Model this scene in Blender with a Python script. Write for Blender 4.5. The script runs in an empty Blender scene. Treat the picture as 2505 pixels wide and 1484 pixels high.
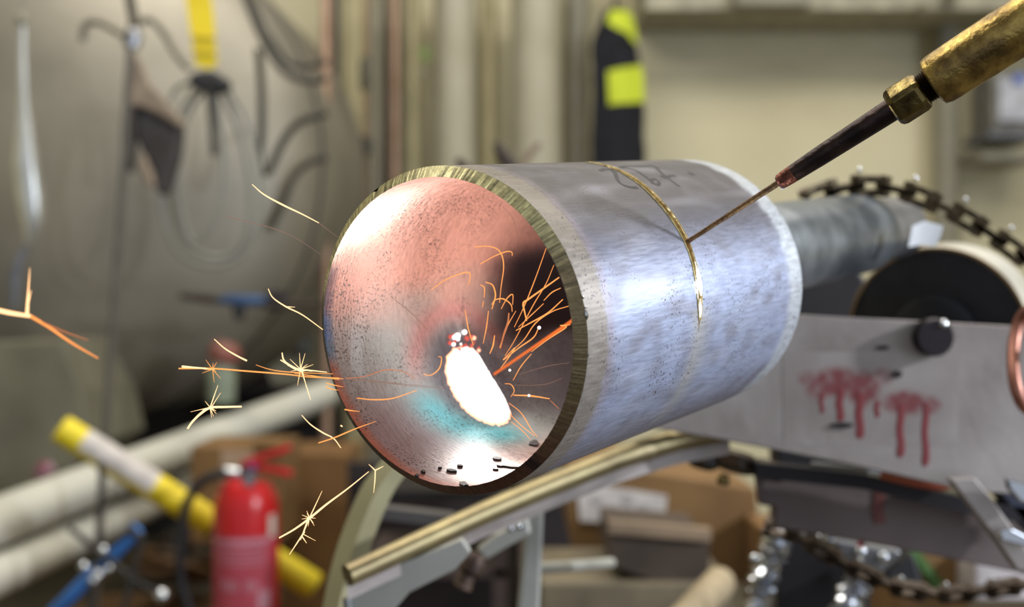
import bpy, bmesh, math, random
from mathutils import Vector, Matrix, noise
random.seed(7)
C = bpy.context.scene.collection
sc = bpy.context.scene
PI = math.pi
# ------------------------------------------------------------------ camera, world, lights, exposure
CAM_H = 0.80
FPX = 3100.0
W0, H0 = 2505, 1484
cam_d = bpy.data.cameras.new('camera')
cam_d.sensor_width = 36.0
cam_d.lens = FPX / W0 * 36.0
cam_d.clip_start = 0.02
cam_d.dof.use_dof = True
cam_d.dof.focus_distance = 0.445
cam_d.dof.aperture_fstop = 7.6
cam = bpy.data.objects.new('camera', cam_d)
cam.location = (0, 0, CAM_H)
cam.rotation_euler = (PI / 2, 0, 0)
C.objects.link(cam)
sc.camera = cam

world = bpy.data.worlds.new('world')
sc.world = world
world.use_nodes = True
bg = world.node_tree.nodes['Background']
bg.inputs['Color'].default_value = (0.80, 0.87, 1.0, 1)
bg.inputs['Strength'].default_value = 0.55

def area(name, loc, target, sx, sy, power, color):
    l = bpy.data.lights.new(name, 'AREA')
    l.shape = 'RECTANGLE'; l.size = sx; l.size_y = sy
    l.energy = power; l.color = color
    o = bpy.data.objects.new(name, l)
    o.location = loc
    o.rotation_euler = (Vector(target) - Vector(loc)).to_track_quat('-Z', 'Y').to_euler()
    C.objects.link(o)
    return o
area('ceiling_tube_light_back', (0.5, 2.3, 2.8), (0.5, 3.3, 0), 3.8, 0.5, 66, (1.0, 0.95, 0.84))
area('ceiling_tube_light_front', (-0.3, 0.9, 2.75), (-0.3, 1.0, 0), 2.6, 0.3, 36, (1.0, 0.96, 0.88))
area('workshop_door_daylight', (3.0, -1.2, 1.3), (0.2, 1.0, 0.8), 1.6, 2.2, 50, (0.78, 0.87, 1.0))
area('work_flood_lamp', (1.5, 0.45, 1.25), (0.06, 0.47, 0.82), 0.07, 0.07, 25, (0.86, 0.92, 1.0))

sc.view_settings.view_transform = 'Standard'
sc.view_settings.look = 'None'
sc.view_settings.gamma = 1.0
sc.view_settings.use_curve_mapping = False
sc.view_settings.exposure = 0.0
sc.cycles.use_denoising = True
sc.cycles.max_bounces = 6
sc.cycles.glossy_bounces = 4
sc.cycles.caustics_reflective = False
sc.cycles.caustics_refractive = False
sc.cycles.sample_clamp_indirect = 4.0

# ------------------------------------------------------------------ helpers
def lin(c):
    return tuple(((x / 255) / 12.92 if x / 255 <= 0.04045 else ((x / 255 + 0.055) / 1.055) ** 2.4) for x in c)

def at(px, py, d):
    return Vector(((px - W0 / 2) / FPX * d, d, CAM_H - (py - H0 / 2) / FPX * d))

def px(n, d):
    return n / FPX * d

def pmat(name, col, rough=0.6, metal=0.0, col2=None, scale=20.0, bump=0.0, bscale=60.0, spec=0.5, contrast=(0.35, 0.65), stretch=None, rcol2=None):
    m = bpy.data.materials.new(name)
    m.use_nodes = True
    nt = m.node_tree
    b = nt.nodes['Principled BSDF']
    b.inputs['Base Color'].default_value = (*lin(col), 1)
    b.inputs['Roughness'].default_value = rough
    b.inputs['Metallic'].default_value = metal
    b.inputs['Specular IOR Level'].default_value = spec
    tc = nt.nodes.new('ShaderNodeTexCoord')
    mp = nt.nodes.new('ShaderNodeMapping')
    nt.links.new(tc.outputs['Object'], mp.inputs['Vector'])
    if stretch: mp.inputs['Scale'].default_value = stretch
    n = nt.nodes.new('ShaderNodeTexNoise')
    n.inputs['Scale'].default_value = scale
    n.inputs['Detail'].default_value = 5
    nt.links.new(mp.outputs['Vector'], n.inputs['Vector'])
    r = nt.nodes.new('ShaderNodeValToRGB')
    c2 = col2 if col2 else tuple(x * 0.82 for x in col)
    r.color_ramp.elements[0].position = contrast[0]; r.color_ramp.elements[1].position = contrast[1]
    r.color_ramp.elements[0].color = (*lin(c2), 1)
    r.color_ramp.elements[1].color = (*lin(col), 1)
    nt.links.new(n.outputs['Fac'], r.inputs['Fac'])
    nt.links.new(r.outputs['Color'], b.inputs['Base Color'])
    if bump > 0:
        n2 = nt.nodes.new('ShaderNodeTexNoise')
        n2.inputs['Scale'].default_value = bscale
        n2.inputs['Detail'].default_value = 4
        nt.links.new(mp.outputs['Vector'], n2.inputs['Vector'])
        bp = nt.nodes.new('ShaderNodeBump')
        bp.inputs['Strength'].default_value = bump
        bp.inputs['Distance'].default_value = 0.001
        nt.links.new(n2.outputs['Fac'], bp.inputs['Height'])
        nt.links.new(bp.outputs['Normal'], b.inputs['Normal'])
    return m

def emat(name, col, strength):
    m = bpy.data.materials.new(name)
    m.use_nodes = True
    nt = m.node_tree
    for n in list(nt.nodes):
        if n.type != 'OUTPUT_MATERIAL': nt.nodes.remove(n)
    out = [n for n in nt.nodes if n.type == 'OUTPUT_MATERIAL'][0]
    e = nt.nodes.new('ShaderNodeEmission')
    e.inputs['Color'].default_value = (*col, 1)
    e.inputs['Strength'].default_value = strength
    nt.links.new(e.outputs[0], out.inputs[0])
    m.cycles.emission_sampling = 'NONE'
    return m

class MB:
    """collects verts and faces"""
    def __init__(s): s.v = []; s.f = []; s.mi = []
    def add(s, vs, fs, mi=0):
        o = len(s.v); s.v += [Vector(v) for v in vs]
        s.f += [tuple(i + o for i in f) for f in fs]; s.mi += [mi] * len(fs)
        return s
    def tube(s, pts, rad, n=10, caps=True, mi=0, flat=1.0, up=None):
        pts = [Vector(p) for p in pts]
        if not hasattr(rad, '__len__'): rad = [rad] * len(pts)
        vs = []; fs = []
        prev = None
        for i, p in enumerate(pts):
            a = pts[max(i - 1, 0)]; b = pts[min(i + 1, len(pts) - 1)]
            t = (b - a); t = t.normalized() if t.length > 1e-9 else Vector((0, 0, 1))
            if prev is None:
                ref = Vector(up) if up else (Vector((0, 0, 1)) if abs(t.z) < 0.9 else Vector((1, 0, 0)))
                u = ref - t * ref.dot(t)
            else:
                u = prev - t * prev.dot(t)
            u.normalize(); prev = u
            w = t.cross(u)
            for k in range(n):
                th = 2 * PI * k / n
                vs.append(p + u * math.cos(th) * rad[i] + w * math.sin(th) * rad[i] * flat)
        for i in range(len(pts) - 1):
            for k in range(n):
                k2 = (k + 1) % n
                fs.append((i * n + k, i * n + k2, (i + 1) * n + k2, (i + 1) * n + k))
        if caps:
            fs.append(tuple(range(n))[::-1]); fs.append(tuple((len(pts) - 1) * n + k for k in range(n)))
        return s.add(vs, fs, mi)
    def lathe(s, prof, o=(0, 0, 0), axis=(0, 0, 1), n=32, mi=0, closed=False):
        """prof: list of (r, h) along axis"""
        o = Vector(o); ax = Vector(axis).normalized()
        ref = Vector((0, 0, 1)) if abs(ax.z) < 0.9 else Vector((1, 0, 0))
        u = (ref - ax * ref.dot(ax)).normalized(); w = ax.cross(u)
        vs = []; fs = []
        for r, h in prof:
            for k in range(n):
                th = 2 * PI * k / n
                vs.append(o + ax * h + (u * math.cos(th) + w * math.sin(th)) * max(r, 1e-5))
        m = len(prof)
        for i in range(m - 1 if not closed else m):
            for k in range(n):
                k2 = (k + 1) % n; j = (i + 1) % m
                fs.append((i * n + k, i * n + k2, j * n + k2, j * n + k))
        if not closed:
            fs.append(tuple(range(n))[::-1]); fs.append(tuple((m - 1) * n + k for k in range(n)))
        return s.add(vs, fs, mi)
    def box(s, c, sx, sy, sz, rot=None, mi=0):
        c = Vector(c); vs = []
        for x in (-.5, .5):
            for y in (-.5, .5):
                for z in (-.5, .5):
                    p = Vector((x * sx, y * sy, z * sz))
                    if rot: p = rot @ p
                    vs.append(c + p)
        return s.add(vs, [(0, 1, 3, 2), (4, 6, 7, 5), (0, 4, 5, 1), (2, 3, 7, 6), (0, 2, 6, 4), (1, 5, 7, 3)], mi)
    def slab(s, front, off, mi=0):
        """front: polygon points; off: thickness vector"""
        n = len(front); off = Vector(off)
        vs = [Vector(p) for p in front] + [Vector(p) + off for p in front]
        fs = [tuple(range(n)), tuple(range(2 * n - 1, n - 1, -1))]
        for i in range(n):
            j = (i + 1) % n
            fs.append((i, i + n, j + n, j))
        return s.add(vs, fs, mi)
    def grid(s, P, mi=0, wrap=False):
        r = len(P); c = len(P[0]); vs = [p for row in P for p in row]; fs = []
        for i in range(r - 1):
            for j in range(c if wrap else c - 1):
                j2 = (j + 1) % c
                fs.append((i * c + j, i * c + j2, (i + 1) * c + j2, (i + 1) * c + j))
        return s.add(vs, fs, mi)

def obj(name, mb, mats, parent=None, smooth=True, bevel=0.0, raw=False, fix=True, world_parent=None):
    me = bpy.data.meshes.new(name)
    if raw:
        o3 = Vector((0, 0, 0))
    else:
        lo = Vector([min(v[i] for v in mb.v) for i in range(3)]); hi = Vector([max(v[i] for v in mb.v) for i in range(3)])
        o3 = Vector(((lo.x + hi.x) / 2, (lo.y + hi.y) / 2, lo.z))
    me.from_pydata([tuple(v - o3) for v in mb.v], [], mb.f)
    if not isinstance(mats, (list, tuple)): mats = [mats]
    for m in mats: me.materials.append(m)
    for p, i in zip(me.polygons, mb.mi): p.material_index = i
    if fix:
        bm = bmesh.new(); bm.from_mesh(me); bmesh.ops.recalc_face_normals(bm, faces=bm.faces); bm.to_mesh(me); bm.free()
    if smooth:
        me.shade_smooth()
        try: me.set_sharp_from_angle(angle=math.radians(35))
        except Exception: pass
    o = bpy.data.objects.new(name, me)
    C.objects.link(o)
    if parent is not None:
        o.parent = parent
        base = Vector((0, 0, 0)); q = parent
        while q is not None:
            base += Vector(q.location); q = q.parent
        o.location = o3 - base if not raw else (0, 0, 0)
    else:
        o.location = o3
    if bevel > 0:
        bv = o.modifiers.new('bevel', 'BEVEL'); bv.width = bevel; bv.segments = 2; bv.limit_method = 'ANGLE'
    return o

def tag(o, label, cat, group=None, kind=None):
    o['label'] = label; o['category'] = cat
    if group: o['group'] = group
    if kind: o['kind'] = kind
    return o

def thing(name, label, cat, loc, group=None):
    o = bpy.data.objects.new(name, None)
    o.empty_display_size = 0.02
    C.objects.link(o); o.location = loc
    return tag(o, label, cat, group)

def struct(o):
    o['kind'] = 'structure'
    return o

def catmull(pts, sub=6):
    pts = [Vector(p) for p in pts]
    if len(pts) < 3: 
        return [pts[0].lerp(pts[-1], i / sub) for i in range(sub + 1)]
    P = [pts[0] * 2 - pts[1]] + pts + [pts[-1] * 2 - pts[-2]]
    out = []
    for i in range(1, len(P) - 2):
        for k in range(sub):
            t = k / sub
            a, b, c, d = P[i - 1], P[i], P[i + 1], P[i + 2]
            out.append(0.5 * ((2 * b) + (c - a) * t + (2 * a - 5 * b + 4 * c - d) * t * t + (3 * b - a - 3 * c + d) * t ** 3))
    out.append(pts[-1])
    return out

def interp(xs, ys, x):
    if x <= xs[0]: return ys[0]
    for i in range(len(xs) - 1):
        if x <= xs[i + 1]:
            t = (x - xs[i]) / (xs[i + 1] - xs[i]); return ys[i] + (ys[i + 1] - ys[i]) * t
    return ys[-1]

def sstep(a, b, x):
    t = min(1, max(0, (x - a) / (b - a))) if a != b else float(x > a)
    return t * t * (3 - 2 * t)

# ------------------------------------------------------------------ materials
M = dict(
    wall=pmat('cream_wall_paint', (216, 208, 176), 0.7, 0, (206, 197, 164), 2.2, 0.1, 30),
    floor=pmat('dusty_concrete', (92, 84, 68), 0.8, 0, (64, 57, 46), 4, 0.3, 40),
    ceil=pmat('ceiling_paint', (190, 185, 165), 0.8),
    soffit=pmat('grey_beam_paint', (182, 177, 156), 0.7),
    cream=pmat('cream_pipe_paint', (176, 170, 150), 0.5, 0, (162, 156, 134), 6),
    cream2=pmat('yellow_cream_paint', (188, 178, 140), 0.5, 0, (172, 162, 124), 6),
    creamgrey=pmat('grey_cream_paint', (142, 138, 122), 0.55, 0, (128, 124, 106), 6),
    olive=pmat('olive_grey_paint', (122, 116, 92), 0.6),
    rose=pmat('dull_copper_pipe', (176, 146, 124), 0.45, 0.35, (156, 124, 100), 8),
    darkpipe=pmat('dark_brown_rubber', (44, 34, 28), 0.6),
    black=pmat('black_rubber', (22, 21, 24), 0.55, 0, (34, 32, 34), 20),
    hose=pmat('dark_olive_hose', (58, 54, 44), 0.5),
    tank=pmat('dull_grey_steel_tank', (160, 154, 141), 0.58, 0.65, (136, 131, 120), 3.0, 0.3, 12),
    tankdark=pmat('dark_steel', (52, 50, 50), 0.5, 0.5),
    saddle=pmat('grey_green_paint', (124, 121, 102), 0.6, 0, (104, 100, 84), 5),
    chrome=pmat('polished_steel', (225, 228, 232), 0.12, 1.0, (205, 208, 212), 5),
    steel=pmat('worn_steel', (150, 150, 152), 0.38, 0.85, (112, 112, 116), 14, 0.4, 90),
    steelgrey=pmat('mill_scale_plate', (172, 163, 158), 0.5, 0.2, (140, 129, 124), 16, 0.5, 60),
    beamdark=pmat('brown_grey_plate', (118, 104, 100), 0.55, 0.2, (96, 84, 82), 12, 0.4, 60),
    flange=pmat('black_scale_steel', (34, 30, 34), 0.5, 0.3),
    brassrail=pmat('yellowed_steel_tube', (170, 155, 112), 0.35, 0.7, (132, 118, 88), 25, 0.3, 90),
    leg=pmat('greenish_cream_steel', (198, 192, 154), 0.45, 0.3, (172, 164, 130), 10),
    paleg=pmat('pale_grey_steel', (190, 190, 182), 0.4, 0.3, (160, 158, 150), 12),
    brass=pmat('worn_brass', (188, 160, 92), 0.36, 1.0, (112, 92, 58), 120, 0.5, 380, contrast=(0.38, 0.60)),
    brassnut=pmat('dark_brass_nut', (128, 112, 68), 0.28, 1.0, (66, 56, 36), 160, 0.3, 300),
    nozzle=pmat('sooty_copper_nozzle', (70, 54, 50), 0.36, 0.8, (38, 30, 30), 90, 0.4, 300),
    copper=pmat('bare_copper_tip', (150, 92, 74), 0.42, 0.8, (84, 48, 40), 260, 0.5, 500),
    rod=pmat('brass_wire', (128, 98, 60), 0.5, 0.5, (92, 68, 44), 400, 0.5, 900),
    thread=pmat('dark_thread', (72, 58, 42), 0.35, 0.9),
    yellow=pmat('yellow_paint', (236, 212, 40), 0.5, 0, (222, 196, 30), 10),
    label=pmat('white_paper_label', (206, 198, 190), 0.7, 0, (184, 176, 170), 30),
    white=pmat('off_white_plastic', (200, 198, 188), 0.45, 0, (200, 198, 184), 8),
    red=pmat('red_enamel', (196, 30, 34), 0.28, 0, (184, 26, 30), 12),
    redlabel=pmat('faded_red_label', (186, 78, 92), 0.5, 0, (172, 60, 74), 30),
    pinkprint=pmat('pale_print', (214, 150, 164), 0.6),
    redpaint=pmat('dull_red_spray_paint', (138, 52, 54), 0.6, 0, (120, 48, 50), 40),
    card=pmat('cardboard', (128, 96, 56), 0.8, 0, (112, 82, 46), 12),
    carddark=pmat('brown_cardboard', (122, 88, 46), 0.8, 0, (106, 74, 38), 12),
    wood=pmat('brown_wood', (120, 90, 56), 0.7, 0, (86, 62, 38), 8, stretch=(1, 8, 8)),
    blue=pmat('blue_paint', (60, 122, 196), 0.4, 0, (50, 104, 172), 10),
    bluegrip=pmat('blue_grip', (56, 88, 130), 0.5),
    navy=pmat('navy_jacket_cloth', (24, 25, 36), 0.9, 0, (14, 14, 20), 18, 0.5, 60),
    hivis=pmat('fluorescent_yellow_cloth', (208, 222, 60), 0.8, 0, (196, 210, 52), 12),
    green=pmat('green_webbing', (72, 112, 52), 0.7),
    foil=pmat('crumpled_foil', (228, 230, 234), 0.18, 1.0, (190, 192, 198), 30, 1.0, 60),
    wheel=pmat('dark_wheel_face', (52, 52, 58), 0.45, 0.3, (36, 36, 42), 30, 0.3, 60),
    wheelrim=pmat('pale_wheel_tread', (196, 192, 180), 0.4, 0.3, (168, 160, 142), 20),
    bronze=pmat('bronze_edge', (168, 140, 100), 0.35, 0.7),
    chain=pmat('oily_chain_steel', (120, 106, 84), 0.3, 0.9, (60, 52, 42), 200, 0.3, 400),
    chainrust=pmat('dull_chain_steel', (92, 78, 66), 0.4, 0.7, (56, 46, 40), 200),
    grey=pmat('grey_plastic', (112, 114, 120), 0.5),
    screen=pmat('pale_screen', (196, 198, 208), 0.3),
    leather=pmat('taupe_leather', (146, 130, 112), 0.7, 0, (124, 108, 92), 20, 0.4, 50),
    darkleather=pmat('dark_grey_leather', (66, 62, 62), 0.7, 0, (54, 48, 46), 14),
    clearhose=pmat('milky_grey_hose', (140, 140, 132), 0.35, 0, (122, 122, 114), 12),
    orange=pmat('orange_handle', (186, 86, 56), 0.4),
    skirt=pmat('dark_gap', (46, 38, 38), 0.9),
)
for k, v in dict(spark=((1.0, 0.34, 0.09), 1.5), sparkhot=((1.0, 0.56, 0.27), 2.3), sparkdim=((0.9, 0.30, 0.12), 0.75), sparkfaint=((0.75, 0.42, 0.3), 0.42),
                 jet=((1.0, 0.20, 0.04), 1.0), jetcore=((1.0, 0.35, 0.08), 1.7), pool=((1.0, 0.98, 0.95), 3.2), poolrim=((1.0, 0.42, 0.26), 2.6), bead=((1.0, 0.9, 0.85), 5.0),
                 redhot=((1.0, 0.16, 0.12), 0.9), slit=((1.0, 1.0, 0.94), 3.0)).items():
    M[k] = emat(k + '_glow', v[0], v[1])

# ------------------------------------------------------------------ room
def rbox(name, x0, x1, y0, y1, z0, z1, m):
    return struct(obj(name, MB().box(((x0 + x1) / 2, (y0 + y1) / 2, (z0 + z1) / 2), x1 - x0, y1 - y0, z1 - z0), M[m], smooth=False))
WD = 4.5
rbox('floor', -3.2, 3.4, -2.2, WD, -0.1, 0, 'floor')
rbox('ceiling', -3.2, 3.4, -2.2, WD, 2.9, 3.0, 'ceil')
rbox('wall_back', -3.2, 3.4, WD, WD + .1, 0, 2.9, 'wall')
rbox('wall_left', -3.2, -3.1, -2.2, WD, 0, 2.9, 'wall')
rbox('wall_right', 3.3, 3.4, 1.0, WD, 0, 2.9, 'wall')
# overhead box beam along the back wall
b0 = at(1580, 60, 4.15)
trim = rbox('trim_1', b0.x, 3.3, 4.15, WD, b0.z + 0.05, b0.z + 0.35, 'soffit')

# ------------------------------------------------------------------ the pipe being cut
PC = Vector((-0.02302214, 0.43771278, CAM_H - 0.00983916))
PD = Vector((0.55895238, 0.82258648, 0.10451659)).normalized()
PU = PD.cross(Vector((0, 0, 1))).normalized()
PUP = PU.cross(PD)
PV = PD.cross(PU)                 # local y (down)
PM = Matrix(((PU.x, PV.x, PD.x, PC.x), (PU.y, PV.y, PD.y, PC.y), (PU.z, PV.z, PD.z, PC.z), (0, 0, 0, 1)))
PR, PT, PB, PL = 0.05715, 0.00375, 0.00306, 0.1908
def loc(s, deg, r):
    a = math.radians(deg)
    return Vector((r * math.cos(a), -r * math.sin(a), s))
def onpipe(pxx, pyy, r, far=False):
    """ray through a point of the picture onto a cylinder about the pipe axis -> (s, deg, r)"""
    o = Vector((0, 0, CAM_H)); q = at(pxx, pyy, 1.0) - o
    rel = o - PC
    qp = q - PD * q.dot(PD); cp = rel - PD * rel.dot(PD)
    a = qp.dot(qp); b = 2 * qp.dot(cp); c = cp.dot(cp) - r * r
    D = max(0, b * b - 4 * a * c)
    k = (-b + (1 if far else -1) * math.sqrt(D)) / (2 * a)
    X = rel + q * k
    return X.dot(PD), math.degrees(math.atan2(X.dot(PUP), X.dot(PU)))

pipe = bpy.data.objects.new('steel_pipe', None)
pipe.empty_display_size = 0.02
C.objects.link(pipe)
pipe.matrix_world = PM
tag(pipe, 'thick grey steel pipe with open golden-edged mouth and half-cut slit', 'pipe')

# surface colours of the steel: ground bands, scale, heat tint rings, painted shade
def mixc(a, b, t): return tuple(a[i] + (b[i] - a[i]) * t for i in range(3))
HS, HDEG = 0.0745, -146.0           # the hot spot on the inner wall
def heatdist(s, deg):
    dd = ((deg - HDEG + 180) % 360) - 180
    return math.hypot((s - HS) * 1000, math.radians(dd) * PR * 1000 * 1.0)
def col_outer(s, deg):
    sm = s * 1000
    p = Vector((math.cos(math.radians(deg)) * 3, math.sin(math.radians(deg)) * 3, s * 40))
    n = noise.noise(p * 2.2); n2 = noise.noise(p * 7)
    base = mixc((160, 168, 194), (80, 75, 78), sstep(4, 50, deg) if deg < 180 else 0)  # shade put into the colour: top of the pipe painted darker
    base = mixc(base, (132, 127, 138), sstep(-25, -70, deg) if deg < 0 else 0)  # underside painted darker too
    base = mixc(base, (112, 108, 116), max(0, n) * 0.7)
    n4 = noise.noise(Vector((math.cos(math.radians(deg)) * 9, math.sin(math.radians(deg)) * 9, s * 30)))
    base = mixc(base, (190, 190, 200), max(0, n4) * 0.4)
    jag = 13.5 + 1.6 * noise.noise(Vector((deg * 1.7, 0, 3))) + 1.2 * noise.noise(Vector((deg * 0.2, 5, 3)))
    t = (1 - sstep(jag - 2.0, jag + 1.6, sm)) * 0.85
    stripe = 0.5 + 0.5 * noise.noise(Vector((deg * 1.1, sm * 0.08, 9)))
    base = mixc(base, mixc((126, 114, 102), (158, 148, 134), stripe), t)
    pk = math.exp(-((sm - jag - 2) / 2.2) ** 2)
    base = mixc(base, (156, 140, 146), 0.5 * pk)
    jag2 = 170 + 4 * noise.noise(Vector((deg * 0.15, 1, 1))) + 1.5 * noise.noise(Vector((deg * 1.3, 2, 1)))
    base = mixc(base, (196, 200, 204), 0.85 * sstep(jag2 - 2, jag2 + 3, sm))
    # straw tint where the cut is about to go
    if -75 < deg < 0:
        b = math.exp(-((sm - 82) / 5.0) ** 2) * sstep(-75, -20, deg)
        base = mixc(base, (178, 166, 138), 0.45 * b)
    return base
def col_inner(s, deg):
    sm = s * 1000
    d = deg % 360                                  # 0..360, 180 = far wall
    p = Vector((math.cos(math.radians(deg)) * 3, math.sin(math.radians(deg)) * 3, s * 30))
    n = noise.noise(p * 1.3)
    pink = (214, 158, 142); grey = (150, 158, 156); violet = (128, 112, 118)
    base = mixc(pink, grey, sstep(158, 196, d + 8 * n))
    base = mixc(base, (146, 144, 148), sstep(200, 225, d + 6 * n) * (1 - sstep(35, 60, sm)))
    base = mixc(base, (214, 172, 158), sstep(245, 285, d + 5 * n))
    hd = heatdist(s, deg)
    base = mixc(base, (84, 186, 200), 0.9 * math.exp(-((hd - 34) / 11) ** 2) * sstep(206, 224, d) * (1 - sstep(244, 262, d)) * (1 - sstep(58, 80, sm)))
    base = mixc(base, (90, 92, 104), 0.75 * math.exp(-((hd - 17) / 9) ** 2) * (1 - sstep(225, 250, d)))
    base = mixc(base, (206, 120, 116), 0.5 * math.exp(-((hd - 33) / 6) ** 2) * (1 - sstep(195, 215, d)))
    # deep end: shadow and reflection painted in, dark above, blue grey below
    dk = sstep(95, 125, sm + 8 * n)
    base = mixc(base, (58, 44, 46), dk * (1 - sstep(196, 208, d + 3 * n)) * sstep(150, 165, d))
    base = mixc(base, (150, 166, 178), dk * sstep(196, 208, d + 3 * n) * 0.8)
    # tint bands on the lip
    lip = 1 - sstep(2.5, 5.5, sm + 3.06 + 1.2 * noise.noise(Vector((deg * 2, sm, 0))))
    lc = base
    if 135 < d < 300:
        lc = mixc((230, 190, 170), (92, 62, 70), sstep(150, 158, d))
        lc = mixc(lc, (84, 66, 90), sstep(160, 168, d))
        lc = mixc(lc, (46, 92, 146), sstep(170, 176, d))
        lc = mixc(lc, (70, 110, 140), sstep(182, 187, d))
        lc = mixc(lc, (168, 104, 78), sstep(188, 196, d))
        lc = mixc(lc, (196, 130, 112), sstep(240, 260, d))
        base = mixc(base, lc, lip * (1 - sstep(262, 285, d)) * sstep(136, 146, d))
    return base
def col_bevel(s, deg):
    d = deg % 360
    base = (208, 198, 148)
    base = mixc(base, (128, 112, 82), sstep(40, 20, deg) if -90 < deg < 40 else 0)
    if deg < 20 and deg > -180:
        base = mixc((128, 112, 82), (98, 66, 54), sstep(-15, -60, deg) if deg > -120 else sstep(-160, -120, deg))
    base = mixc(base, (44, 34, 40), 0.8 * math.exp(-((deg + 52) / 2.6) ** 2))
    if d > 165 and d < 240: base = mixc(base, (70, 64, 60), sstep(160, 175, d))
    base = mixc(base, (110, 98, 64), 0.5 * max(0, noise.noise(Vector((deg * 0.3, 1, 1)))))
    return base

SX = [-10, -4, 0, 10, 25, 45, 64, 83, 88]
SC = [0.0815, 0.0819, 0.0821, 0.0828, 0.0845, 0.0848, 0.0876, 0.0908, 0.092]
WX = [-9, -4, 0, 4, 10, 18, 25, 34, 45, 60, 75, 84, 90]
WW = [0.0, 2.0, 3.6, 4.6, 4.6, 3.8, 4.4, 5.2, 5.0, 4.6, 4.0, 2.8, 0.0]
def slit_c(deg): return interp(SX, SC, deg)
def slit_w(deg): 
    j = 1 + 0.16 * noise.noise(Vector((deg * 0.9, 0, 0)))
    return interp(WX, WW, deg) * 0.001 * 0.85 * j if -9 < deg < 90 else 0
ND = 480
degs = [-180 + 360 * i / ND for i in range(ND)]
front = [0.0011 * i for i in range(15)] + [0.018 + 0.0027 * i for i in range(22)]          # up to ~0.0747
rear = [0.0945 + 0.0028 * i for i in range(28)] + [0.1735 + 0.0016 * i for i in range(11)]
rows_o = [('f', s) for s in front] + [('lo', 0), ('hi', 0)] + [('f', s) for s in rear]
rows_o = [r for r in rows_o]
def row_s(r, deg):
    if r[0] == 'f': return r[1]
    w = max(slit_w(deg), 0.00004)
    return slit_c(deg) + (-w / 2 if r[0] == 'lo' else w / 2)
nr = len(rows_o)
vs = []; fs = []; mi = []; vc = []
LE = rows_o[-1][1]
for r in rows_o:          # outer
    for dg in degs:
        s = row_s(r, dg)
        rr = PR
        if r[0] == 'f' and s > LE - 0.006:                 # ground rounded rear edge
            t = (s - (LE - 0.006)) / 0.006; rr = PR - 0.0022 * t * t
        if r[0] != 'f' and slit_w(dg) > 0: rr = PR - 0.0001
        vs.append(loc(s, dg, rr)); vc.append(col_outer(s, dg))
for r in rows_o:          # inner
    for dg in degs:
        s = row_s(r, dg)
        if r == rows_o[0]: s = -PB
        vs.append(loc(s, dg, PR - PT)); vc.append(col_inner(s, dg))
ilo = [i for i, r in enumerate(rows_o) if r[0] == 'lo'][0]
for i in range(nr - 1):
    for k in range(ND):
        k2 = (k + 1) % ND
        slit = i == ilo and slit_w(degs[k]) > 0.0002 and slit_w(degs[k2]) > 0.0002
        if slit: continue
        fs.append((i * ND + k, i * ND + k2, (i + 1) * ND + k2, (i + 1) * ND + k)); mi.append(0)
        o = nr * ND
        fs.append((o + i * ND + k, o + (i + 1) * ND + k, o + (i + 1) * ND + k2, o + i * ND + k2)); mi.append(1)
# slit side walls
for k in range(ND):
    k2 = (k + 1) % ND
    if slit_w(degs[k]) > 0.0002 and slit_w(degs[k2]) > 0.0002:
        o = nr * ND
        for ii in (ilo, ilo + 1):
            fs.append((ii * ND + k, ii * ND + k2, o + ii * ND + k2, o + ii * ND + k)); mi.append(2)
# bevelled mouth, own verts so that it keeps its own colour
nb = len(vs); BR = 5
NB = 1440
bdegs = [-180 + 360 * i / NB for i in range(NB)]
for j in range(BR):
    t = j / (BR - 1)
    for dg in bdegs:
        g1 = noise.noise(Vector((dg * 1.6, t * 0.4, 4))); g2 = noise.noise(Vector((dg * 0.5, t * 0.3, 8)))
        wob = (0.00016 * g1 + 0.00016 * g2) * (1 if 0 < t < 1 else 0.5)
        nick = -0.0007 * math.exp(-((dg - 118) / 1.2) ** 2) * (1 - t)
        vs.append(loc(-PB * t + wob, dg, PR - PT * t + nick + (wob * 1.2 if t == 1 else 0)))
        c_ = col_bevel(0, dg); k_ = 1 + (0.42 * g1 + 0.30 * g2) * (0.4 if -170 < dg < 15 else 1)
        vc.append(tuple(max(8, min(250, q * k_)) for q in c_))
for j in range(BR - 1):
    for k in range(NB):
        k2 = (k + 1) % NB
        fs.append((nb + j * NB + k, nb + (j + 1) * NB + k, nb + (j + 1) * NB + k2, nb + j * NB + k2)); mi.append(3)
# rear annulus
for k in range(ND):
    k2 = (k + 1) % ND; a = (nr - 1) * ND; o = nr * ND + (nr - 1) * ND
    fs.append((a + k, a + k2, o + k2, o + k)); mi.append(3)
me = bpy.data.meshes.new('pipe_wall')
me.from_pydata([tuple(v) for v in vs], [], fs)
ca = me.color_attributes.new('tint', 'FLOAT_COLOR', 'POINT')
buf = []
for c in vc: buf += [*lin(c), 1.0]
ca.data.foreach_set('color', buf)

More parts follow.
